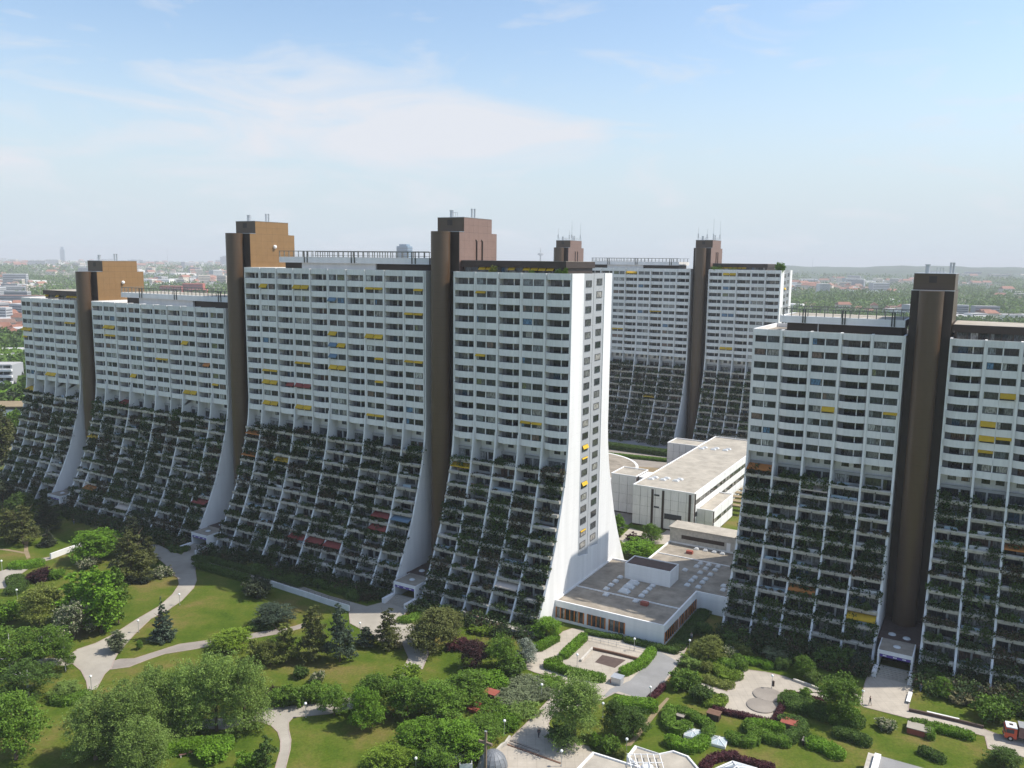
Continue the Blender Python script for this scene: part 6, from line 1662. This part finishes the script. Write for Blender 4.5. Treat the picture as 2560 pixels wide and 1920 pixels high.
tr = empty('lorry', (*(83.58, 129.65), .03), R_(-24)); tag(tr, 'red lorry with a white cab roof at the right edge', 'lorry')
# local -x is the front
def tb(nm, x0, x1, y0, y1, z0, z1, m, par=tr, bev=.06):
    b = MB(); b.box(x0, x1, y0, y1, z0, z1); o = b.build(nm, M[m], par)
    if bev:
        mo = o.modifiers.new('bevel', 'BEVEL'); mo.width = bev; mo.segments = 2
    return o
b = MB(); b.xprism([(-1.05, .45), (1.05, .45), (1.05, 1.9), (1.0, 2.25), (-1.0, 2.25), (-1.05, 1.9)], -1.0, .8)
cab = b.build('cab', M['truck_red'], tr); mo = cab.modifiers.new('bevel', 'BEVEL'); mo.width = .08; mo.segments = 2
tb('cab_roof', -.85, .82, -1.0, 1.0, 2.25, 2.45, 'truck_white')
tb('roof_hatch', -.3, .25, -.3, .3, 2.45, 2.50, 'brown_dark', bev=0)
tb('windscreen', -1.03, -.98, -.9, .9, 1.35, 2.05, 'frame', bev=0)
for y in (-1.07, 1.04): tb('side_window', -.75, .35, y, y + .03, 1.4, 2.05, 'frame', bev=0)
for y in (-.85, .6): tb('headlight', -1.05, -.98, y, y + .25, .7, .9, 'globe', bev=0)
tb('bumper', -1.1, -.95, -1.05, 1.05, .4, .62, 'dark_metal')
for y in (-1.3, 1.15): tb('wing_mirror', -1.0, -.85, y, y + .15, 1.5, 1.95, 'dark_metal', bev=0)
tb('cargo_box', 1.0, 7.6, -1.15, 1.15, .9, 2.75, 'cargo')
tb('cargo_roof', 1.0, 7.6, -1.13, 1.13, 2.76, 2.80, 'metal', bev=0)
tb('chassis', -.6, 7.4, -.5, .5, .55, .88, 'dark_metal', bev=0)
for x in (-.1, 4.9, 6.0):
    for y in (-1.05, .8):
        b = MB(); b.tube([(x, y, .45), (x, y + .28, .45)], .45, 16); wh = b.build('wheel', M['rubber'], tr)
        b = MB(); b.tube([(x, y - .01, .45), (x, y + .29, .45)], .22, 12); b.build('rim', M['metal'], wh)
# ---------------------------------------------------------------- the town and woods beyond
def polar(px_, dist):
    """bearing given as metres sideways per metre forward"""
    k = 1 / math.sqrt(1 + px_ * px_); return (px_ * k * dist, k * dist)
rgf = random.Random(77)
FM = {
 'w': mat('far_plaster_white', (0.70, 0.68, 0.65), 0.9, .06, .05, rand=.12), 'c': mat('far_plaster_cream', (0.58, 0.52, 0.42), 0.9, .06, .05, rand=.15),
 'g': mat('far_plaster_grey', (0.40, 0.41, 0.42), 0.9, .06, .05, rand=.15), 'r': mat('far_red_roof', (0.27, 0.13, 0.09), 0.9, .15, .2, rand=.25),
 'b': mat('far_brown_roof', (0.22, 0.14, 0.11), 0.9, .15, .2, rand=.25), 'f': mat('far_flat_roof', (0.46, 0.45, 0.44), 0.9, .1, .1, rand=.2),
 'k': mat('far_window_band', (0.09, 0.10, 0.12), 0.4, .1), 'o': mat('far_red_brick', (0.42, 0.13, 0.10), 0.9, .1, .1), 'bl': mat('far_blue_glass', (0.16, 0.26, 0.36), 0.3, .1, .05)}
def house_mesh(w, d, h, rh, wall, roof):
    b = MB(); b.box(-w / 2, w / 2, -d / 2, d / 2, 0, h, 0)
    e = .5
    b.add([(-w / 2 - e, -d / 2 - e, h), (w / 2 + e, -d / 2 - e, h), (w / 2 + e, d / 2 + e, h), (-w / 2 - e, d / 2 + e, h), (-w / 2 + d * .15, 0, h + rh), (w / 2 - d * .15, 0, h + rh)],
          [(0, 1, 5, 4), (2, 3, 4, 5), (1, 2, 5), (3, 0, 4), (3, 2, 1, 0)], 1)
    for x in (-.3, 0, .3):
        for z in (.25, .65): b.box(w * x - .7, w * x + .7, -d / 2 - .06, -d / 2 + .1, h * z, h * z + 1.3, 2)
    return b.mesh('house', [FM[wall], FM[roof], FM['k']])
def slab_mesh(w, d, h, wall, roof, bands):
    b = MB(); b.box(-w / 2, w / 2, -d / 2, d / 2, 0, h, 0); b.box(-w / 2 + .4, w / 2 - .4, -d / 2 + .4, d / 2 - .4, h, h + .3, 1)
    if bands:
        z = 1.4
        while z < h - 1:
            b.box(-w / 2 + .6, w / 2 - .6, -d / 2 - .08, -d / 2 + .2, z, z + 1.3, 2); b.box(w / 2 - .2, w / 2 + .08, -d / 2 + .6, d / 2 - .6, z, z + 1.3, 2); z += 3.0
    return b.mesh('slab', [FM[wall], FM[roof], FM['k']])
HM = [house_mesh(11, 9, 5.5, 3.6, 'w', 'r'), house_mesh(13, 10, 6.5, 4, 'c', 'r'), house_mesh(10, 9, 6, 3.4, 'w', 'b'), house_mesh(16, 11, 8, 4.2, 'c', 'b'), house_mesh(24, 12, 12, 4.5, 'c', 'r')]
SM = [slab_mesh(30, 14, 12, 'w', 'f', True), slab_mesh(22, 14, 17, 'c', 'f', True), slab_mesh(46, 26, 8, 'w', 'f', False), slab_mesh(36, 13, 20, 'g', 'f', True), slab_mesh(70, 34, 9, 'w', 'f', False)]
def far_crown(seed, r, h, n, m):
    rg = random.Random(seed); b = MB()
    def pt():
        d = Vector((rg.gauss(0, 1), rg.gauss(0, 1), rg.gauss(.2, 1))).normalized(); q = rg.uniform(.6, 1.05)
        return (d.x * r * q, d.y * r * q, h * .55 + d.z * h * .45 * q)
    leaf_quads(b, n, pt, r * .18, r * .36, rg, 0, .4)
    b.tube([(0, 0, -.3), (0, 0, h * .5)], [.35, .2], 5)
    return b.mesh('far_tree', L[m])
TMs = [far_crown(5, 4.5, 9, 260, 'green'), far_crown(6, 5.5, 11, 300, 'dark'), far_crown(7, 3.2, 12, 220, 'dark'), far_crown(8, 5, 8, 260, 'bright'), far_crown(9, 2.4, 13, 180, 'darkpine')]
# bearings in view past the blocks: left window, right window, and the slits between
WIN = [(-.66, -.50, .5), (-.545, -.30, .6), (.30, .66, 1.0)]
def bearing():
    r = rgf.random()
    if r < .40: return rgf.uniform(-.66, -.30)
    if r < .93: return rgf.uniform(.30, .66)
    return rgf.uniform(-.30, .30)
near_houses, far_mass = [], []
n_h = 0
for i in range(3400):
    u = rgf.random()
    dist = 470 * (24 ** u)                      # even spread of apparent depth, 470 m to 11 km
    br = bearing()
    left = br < 0
    x, y = polar(br, dist)
    # clusters of buildings with green belts between them
    q = math.sin(x * .0041 + 1.3) * math.cos(y * .0033 + .4) + .35 * math.sin(x * .013 + y * .009)
    built = q > (-.15 if left else .15)
    if left and dist < 900: built = False
    if (not left) and 820 < dist < 1350: built = False      # the wood belt on the right
    if built:
        big = rgf.random() < (.30 if left else .28 if dist > 1350 else .12)
        me = SM[rgf.randrange(5)] if big else HM[rgf.randrange(5)]
        sc_ = 1.0 if dist < 2500 else 1.5 if dist < 5000 else 2.4
        (near_houses if n_h < 260 and dist < 2000 else far_mass).append((me, x, y, rgf.choice((0, .4, -.5, 1.2)) + rgf.uniform(-.15, .15), sc_, big))
        if dist < 2000: n_h += 1
    else:
        for _ in range(5):
            far_mass.append((TMs[rgf.choice((0, 0, 1, 1, 2, 3, 4))], x + rgf.gauss(0, 14 + dist * .012), y + rgf.gauss(0, 14 + dist * .02), rgf.uniform(0, 6), rgf.uniform(.8, 1.25) * (1 if dist < 1600 else 1.6 if dist < 4000 else 3.0), None))
# a denser wood belt on the right and tree rows on the left
for i in range(1500):
    br = rgf.uniform(.28, .68); dist = rgf.uniform(830, 1330); x, y = polar(br, dist)
    far_mass.append((TMs[rgf.choice((0, 0, 1, 3, 0, 2))], x, y, rgf.uniform(0, 6), rgf.uniform(.8, 1.3), None))
for i in range(420):
    br = rgf.uniform(-.68, -.40); dist = rgf.choice((rgf.uniform(330, 520), rgf.uniform(560, 900))); x, y = polar(br, dist)
    if br < -.565 and dist < 600 and rgf.random() < .93: continue
    far_mass.append((TMs[rgf.choice((0, 0, 1, 3, 3))], x, y, rgf.uniform(0, 6), rgf.uniform(.8, 1.3), None))
for i in range(260):
    br = rgf.uniform(.40, .68); dist = rgf.uniform(420, 800); x, y = polar(br, dist)
    far_mass.append((TMs[rgf.choice((0, 1, 2, 4, 3))], x, y, rgf.uniform(0, 6), rgf.uniform(.7, 1.2), None))
for me, x, y, rz, s, big in near_houses:
    left = x < 0
    o = link('far_building' if big else 'far_house', me, None, (x, y, 0), rz, (s, s, s))
    look = {HM[0].name: 'small white house with a red roof', HM[1].name: 'cream house with a red roof', HM[2].name: 'small white house with a brown roof', HM[3].name: 'cream house with a brown roof', HM[4].name: 'large cream house with a long red roof',
            SM[0].name: 'white banded flat-roofed block', SM[1].name: 'tall cream flat-roofed block', SM[2].name: 'plain white flat-roofed hall', SM[3].name: 'grey banded high block', SM[4].name: 'very long white flat-roofed hall'}[me.name]
    if big: tag(o, look + ' in the town ' + ('beyond the farthest-left block' if left else 'beyond the wood on the right'), 'building', 'flat-roofed buildings of the ' + ('left' if left else 'right') + ' town')
    else: tag(o, look + ' in the suburb ' + ('beyond the farthest-left block' if left else 'beyond the near right-hand roofs'), 'house', 'houses of the ' + ('left' if left else 'right') + ' suburb')
def merge(name, items, label):
    """many far pieces in one mesh"""
    mats_ = []; vs = []; fs = []; mi = []
    cache = {}
    for me, x, y, rz, s, big in items:
        if me.name not in cache:
            idx = []
            for m_ in me.materials:
                if m_ not in mats_: mats_.append(m_)
                idx.append(mats_.index(m_))
            cache[me.name] = ([tuple(v.co) for v in me.vertices], [tuple(p.vertices) for p in me.polygons], [idx[p.material_index] for p in me.polygons])
        pv_, pf, pm = cache[me.name]
        c, sn = math.cos(rz) * s, math.sin(rz) * s
        o = len(vs)
        vs.extend([(x + a * c - b_ * sn, y + a * sn + b_ * c, z * s) for a, b_, z in pv_])
        fs.extend([tuple(i + o for i in f) for f in pf]); mi.extend(pm)
    me = bpy.data.meshes.new(name); me.from_pydata(vs, [], fs)
    for m_ in mats_: me.materials.append(m_)
    me.polygons.foreach_set('material_index', mi); me.update()
    tag(link(name, me), label, kind='stuff')
tree_items = [t for t in far_mass if t[5] is None]
# low-detail crowns far out: keep the fine ones near
lowt = [far_crown(15, 5, 10, 48, 'green'), far_crown(16, 5.5, 10, 48, 'dark')]; farl = [far_crown(17, 5.3, 10, 15, 'green'), far_crown(18, 5.6, 10, 15, 'dark')]
tree_items = [(t if math.hypot(t[1], t[2]) < 560 else ((lowt if math.hypot(t[1], t[2]) < 1250 else farl)[k % 2],) + t[1:]) for k, t in enumerate(tree_items)]
merge('distant_woodland', tree_items, 'hazy woods and tree belts beyond the blocks')
merge('distant_town', [t for t in far_mass if t[5] is not None], 'hazy roofs of the far town reaching to the horizon')

# hills on the right, a low swell on the left
def hill(name, b0, b1, dist, depth, hmax, seed, m):
    rg = random.Random(seed); vs = []; fs = []; nx, ny = 70, 7
    ph = [rg.uniform(0, 6.28) for _ in range(6)]
    for j in range(ny):
        t = j / (ny - 1)
        for i in range(nx):
            u = i / (nx - 1); br = b0 + (b1 - b0) * u; x, y = polar(br, dist + depth * t)
            e = math.sin(math.pi * min(1, u * 4) / 2) * math.sin(math.pi * min(1, (1 - u) * 6) / 2)
            z = hmax * e * math.sin(math.pi / 2 * min(1, t * 1.05)) * (.82 + .08 * math.sin(u * 11 + ph[0]) + .05 * math.sin(u * 23 + ph[1]) + .03 * math.sin(u * 57 + ph[2]) + .02 * math.sin(u * 120 + ph[3]))
            vs.append((x, y, z - .5))
    for j in range(ny - 1):
        for i in range(nx - 1): fs.append((j * nx + i, j * nx + i + 1, (j + 1) * nx + i + 1, (j + 1) * nx + i))
    b = MB(); b.add(vs, fs); tag(b.build(name, m), kind='structure')
hm = mat('wooded_hillside', (0.045, 0.075, 0.04), .95, .6, .004, detail=12)
hill('hills', .18, .80, 4300, 3000, 88, 3, hm)

# single landmarks
def far_thing(name, br, dist, me, rz, label, cat, s=1.0):
    x, y = polar(br, dist); o = link(name, me, None, (x, y, 0), rz, (s, s, s)); return tag(o, label, cat)
def tower_mesh(w, h, top, wall):
    b = MB(); b.box(-w / 2, w / 2, -w / 2, w / 2, 0, h, 0); b.box(-w / 3, w / 3, -w / 3, w / 3, h, h + top, 0)
    z = 3
    while z < h - 3: b.box(-w / 2 - .1, w / 2 + .1, -w / 2 - .1, w / 2 + .1, z, z + 2, 1); z += 6
    return b.mesh('tower', [FM[wall], FM['k']])
far_thing('distant_tower', -.532, 9800, tower_mesh(40, 140, 26, 'bl'), .3, 'slim hazy skyscraper on the left horizon', 'tower')
far_thing('distant_tower', -.1285, 2600, tower_mesh(36, 118, 6, 'bl'), -.3, 'blue-grey office tower rising above the pool deck', 'tower')
far_thing('distant_tower', -.306, 7400, tower_mesh(110, 100, 10, 'g'), .1, 'broad hazy tower just left of the second brown tower', 'tower')
far_thing('distant_tower', -.338, 7400, tower_mesh(90, 84, 8, 'g'), .1, 'squat hazy tower on the left horizon beside the broad one', 'tower')
b = MB(); b.tube([(0, 0, 0), (0, 0, 118), (0, 0, 120)], [9, 5, 5], 10); b.tube([(0, 0, 118), (0, 0, 124), (0, 0, 134), (0, 0, 140)], [8, 22, 20, 6], 14); b.cyl(0, 0, 140, 175, 4, 8, r1=.8)
far_thing('television_tower', .0318, 6000, b.mesh('tv', FM['g']), 0, 'hazy television tower with a bulbous head above the central roofs', 'tower')
b = MB(); b.tube([(0, 0, 0), (0, 0, 150)], [1.6, .5], 6)
far_thing('radio_mast', .353, 5200, b.mesh('mast', FM['g']), 0, 'thin radio mast on the right horizon', 'mast', .82)
b = MB(); b.tube([(0, 0, 0), (0, 0, 190)], [2.6, 1], 6); mm = b.mesh('mast', FM['g'])
far_thing('radio_mast', -.4085, 7000, mm, 0, 'thin radio mast on the left horizon', 'mast', .72)
b = MB(); b.box(-14, 14, -9, 9, 0, 30, 0)
for k in range(9): b.box(-13.4, 13.4, -9.2, -8.9, 2 + k * 3.1, 3.6 + k * 3.1, 1)
far_thing('far_building', .367, 2300, b.mesh('block', [FM['w'], FM['k']]), .2, 'lone pale tower block on the right-hand hillside', 'building')
# red office complex on the left
ro = empty('red_office', (*polar(-.397, 1750), 0), .15); tag(ro, 'red stepped office complex with a white wing on the left', 'building')
for (x0, x1, h, y) in ((-34, 6, 22, 0), (6, 44, 27, 6), (16, 52, 16, -8)):
    b = MB(); b.box(x0, x1, y, y + 22, 0, h); w_ = b.build('wing', FM['o'], ro)
    for k in range(int(h / 3.6)):
        b = MB(); b.box(x0 + 1, x1 - 1, y - .2, y + .2, 1.5 + k * 3.6, 3.1 + k * 3.6); b.build('window_band', FM['k'], w_)
b = MB(); b.box(-32, 4, -14, -2, 0, 12); wh_ = b.build('white_wing', FM['w'], ro)
for k in range(3):
    b = MB(); b.box(-31, 3, -14.2, -13.9, 1.5 + k * 3.6, 3.1 + k * 3.6); b.build('window_band', FM['k'], wh_)
# long pale institution, white halls
far_thing('far_building', -.575, 1500, slab_mesh(88, 16, 16, 'g', 'r', True), .05, 'long grey institution with a red roof on the left', 'building')
far_thing('white_hall', .352, 905, slab_mesh(26, 16, 9, 'w', 'w', False), -.3, 'plain white hall beside the distant right-hand block', 'building')
far_thing('white_hall', .46, 1900, slab_mesh(90, 40, 9, 'w', 'w', False), -.1, 'long white industrial hall beyond the wood', 'building')
far_thing('white_hall', .585, 1450, slab_mesh(80, 30, 8, 'w', 'f', False), .1, 'pale low hall at the right edge beyond the wood', 'building')
# flats and sheds left of the farthest-left block
fb = empty('balcony_flats', (*(-269.48, 438.93), 0), .12); tag(fb, 'white banded balcony flats at the left edge', 'building')
b = MB(); b.box(-32, 5, 0, 13, 0, 20); b.build('wall', FM['g'], fb)
for k in range(6):
    b = MB(); b.box(-32, 5.2, -1.6, 0, .3 + k * 3.3, 1.5 + k * 3.3); b.build('balcony_front', M['white_wall'], fb)
    for j in range(9):
        b = MB(); b.box(-31.6 + j * 4.05, -28.2 + j * 4.05, -.1, .1, 1.8 + k * 3.3, 3.3 + k * 3.3); b.build('window', M['glass'], fb)
b = MB(); b.box(5.3, 17, 1, 12, 0, 10); lowr = b.build('lower_wing', FM['g'], fb)
for k in range(3):
    b = MB(); b.box(5.3, 17, -.4, 1, .3 + k * 3.3, 1.5 + k * 3.3); b.build('balcony_front', M['white_wall'], lowr)
b = MB(); b.box(-31, 4.4, .4, 12.6, 20, 20.3); b.build('roof', FM['f'], fb)
wb = empty('white_building', (*(-212.20, 353.51), 0), .1); tag(wb, 'white building with a brown roof behind the slim tree at the left edge', 'building')
b = MB(); b.box(-10, 8, 0, 12, 0, 12); b.build('wall', M['white_wall'], wb)
b = MB(); b.box(-40, -10.2, 2, 14, 0, 13); b.build('rear_wing', FM['g'], wb)
b = MB(); b.box(-40, 8.4, -.4, 14.4, 13.1, 13.5); b.build('roof', M['dirt'], wb)
for x in (-7, -3, 1, 5):
    b = MB(); b.box(x, x + 1.6, -.08, .1, 7, 9); b.build('window', M['glass'], wb)
wr = empty('warehouse', (*(-351.63, 583.85), 0), .2); tag(wr, 'large pale warehouse roof behind the balcony flats', 'building')
b = MB(); b.box(-60, 24, 0, 50, 0, 8); b.build('wall', FM['g'], wr)
b = MB(); b.box(-60.4, 24.4, -.4, 50.4, 8, 8.5); b.build('roof', FM['f'], wr)
w2 = empty('warehouse', (*(-702.15, 1172.90), 0), .1); tag(w2, 'white commercial hall level with the top floors of the farthest-left block', 'building')
b = MB(); b.box(-70, 30, 0, 40, 0, 8); b.build('wall', FM['w'], w2)
b = MB(); b.box(-70.4, 30.4, -.4, 40.4, 8, 8.5); b.build('roof', FM['f'], w2)

# rooftop planting
for (row, s, o, zz, h, w_, m, lab) in (('C', 20.5, -2.2, 74.2, 2.4, 2.2, 'yellow', 'round bush in the roof garden of the end block'), ('C', 10.5, -2.4, 74.2, 1.6, 1.6, 'green', 'small bush in the roof garden of the end block'),
        ('C', 4.0, -2.4, 74.2, 2.0, 1.5, 'dark', 'dark roof bush near the sunlit corner'), ('C', 2.6, -2.6, 74.2, 2.1, 1.6, 'green', 'green roof bush at the sunlit corner'), ('F', 0.6, -3.0, 74.2, 4.4, 4.6, 'bright', 'bush overhanging the roof corner of the distant block'),
        ('F', 20, -2.0, 74.2, 1.8, 3.2, 'yellow', 'pale bush on the distant roof terrace'), ('F', 27, -2.2, 74.2, 2.4, 5.0, 'green', 'bushes beside the slim far tower')):
    x, y = fac(row, s, o)
    ob = plant('shrub', m, x, y, h, w_, lab); ob.location.z = zz

# ---------------------------------------------------------------- air
hz = bpy.data.materials.new('haze_air'); hz.use_nodes = True
hn, hl = hz.node_tree.nodes, hz.node_tree.links
hn.clear()
ho = hn.new('ShaderNodeOutputMaterial'); hv = hn.new('ShaderNodeVolumePrincipled')
hv.inputs['Color'].default_value = (0.97, 0.985, 1.0, 1); hv.inputs['Density'].default_value = 0.00013; hv.inputs['Anisotropy'].default_value = 0.0
hl.new(hv.outputs['Volume'], ho.inputs['Volume'])
b = MB(); b.box(-12500, 12500, -1000, 13900, -1.0, 182.0)
tag(b.build('haze', hz), 'pale summer haze in the air', kind='stuff')
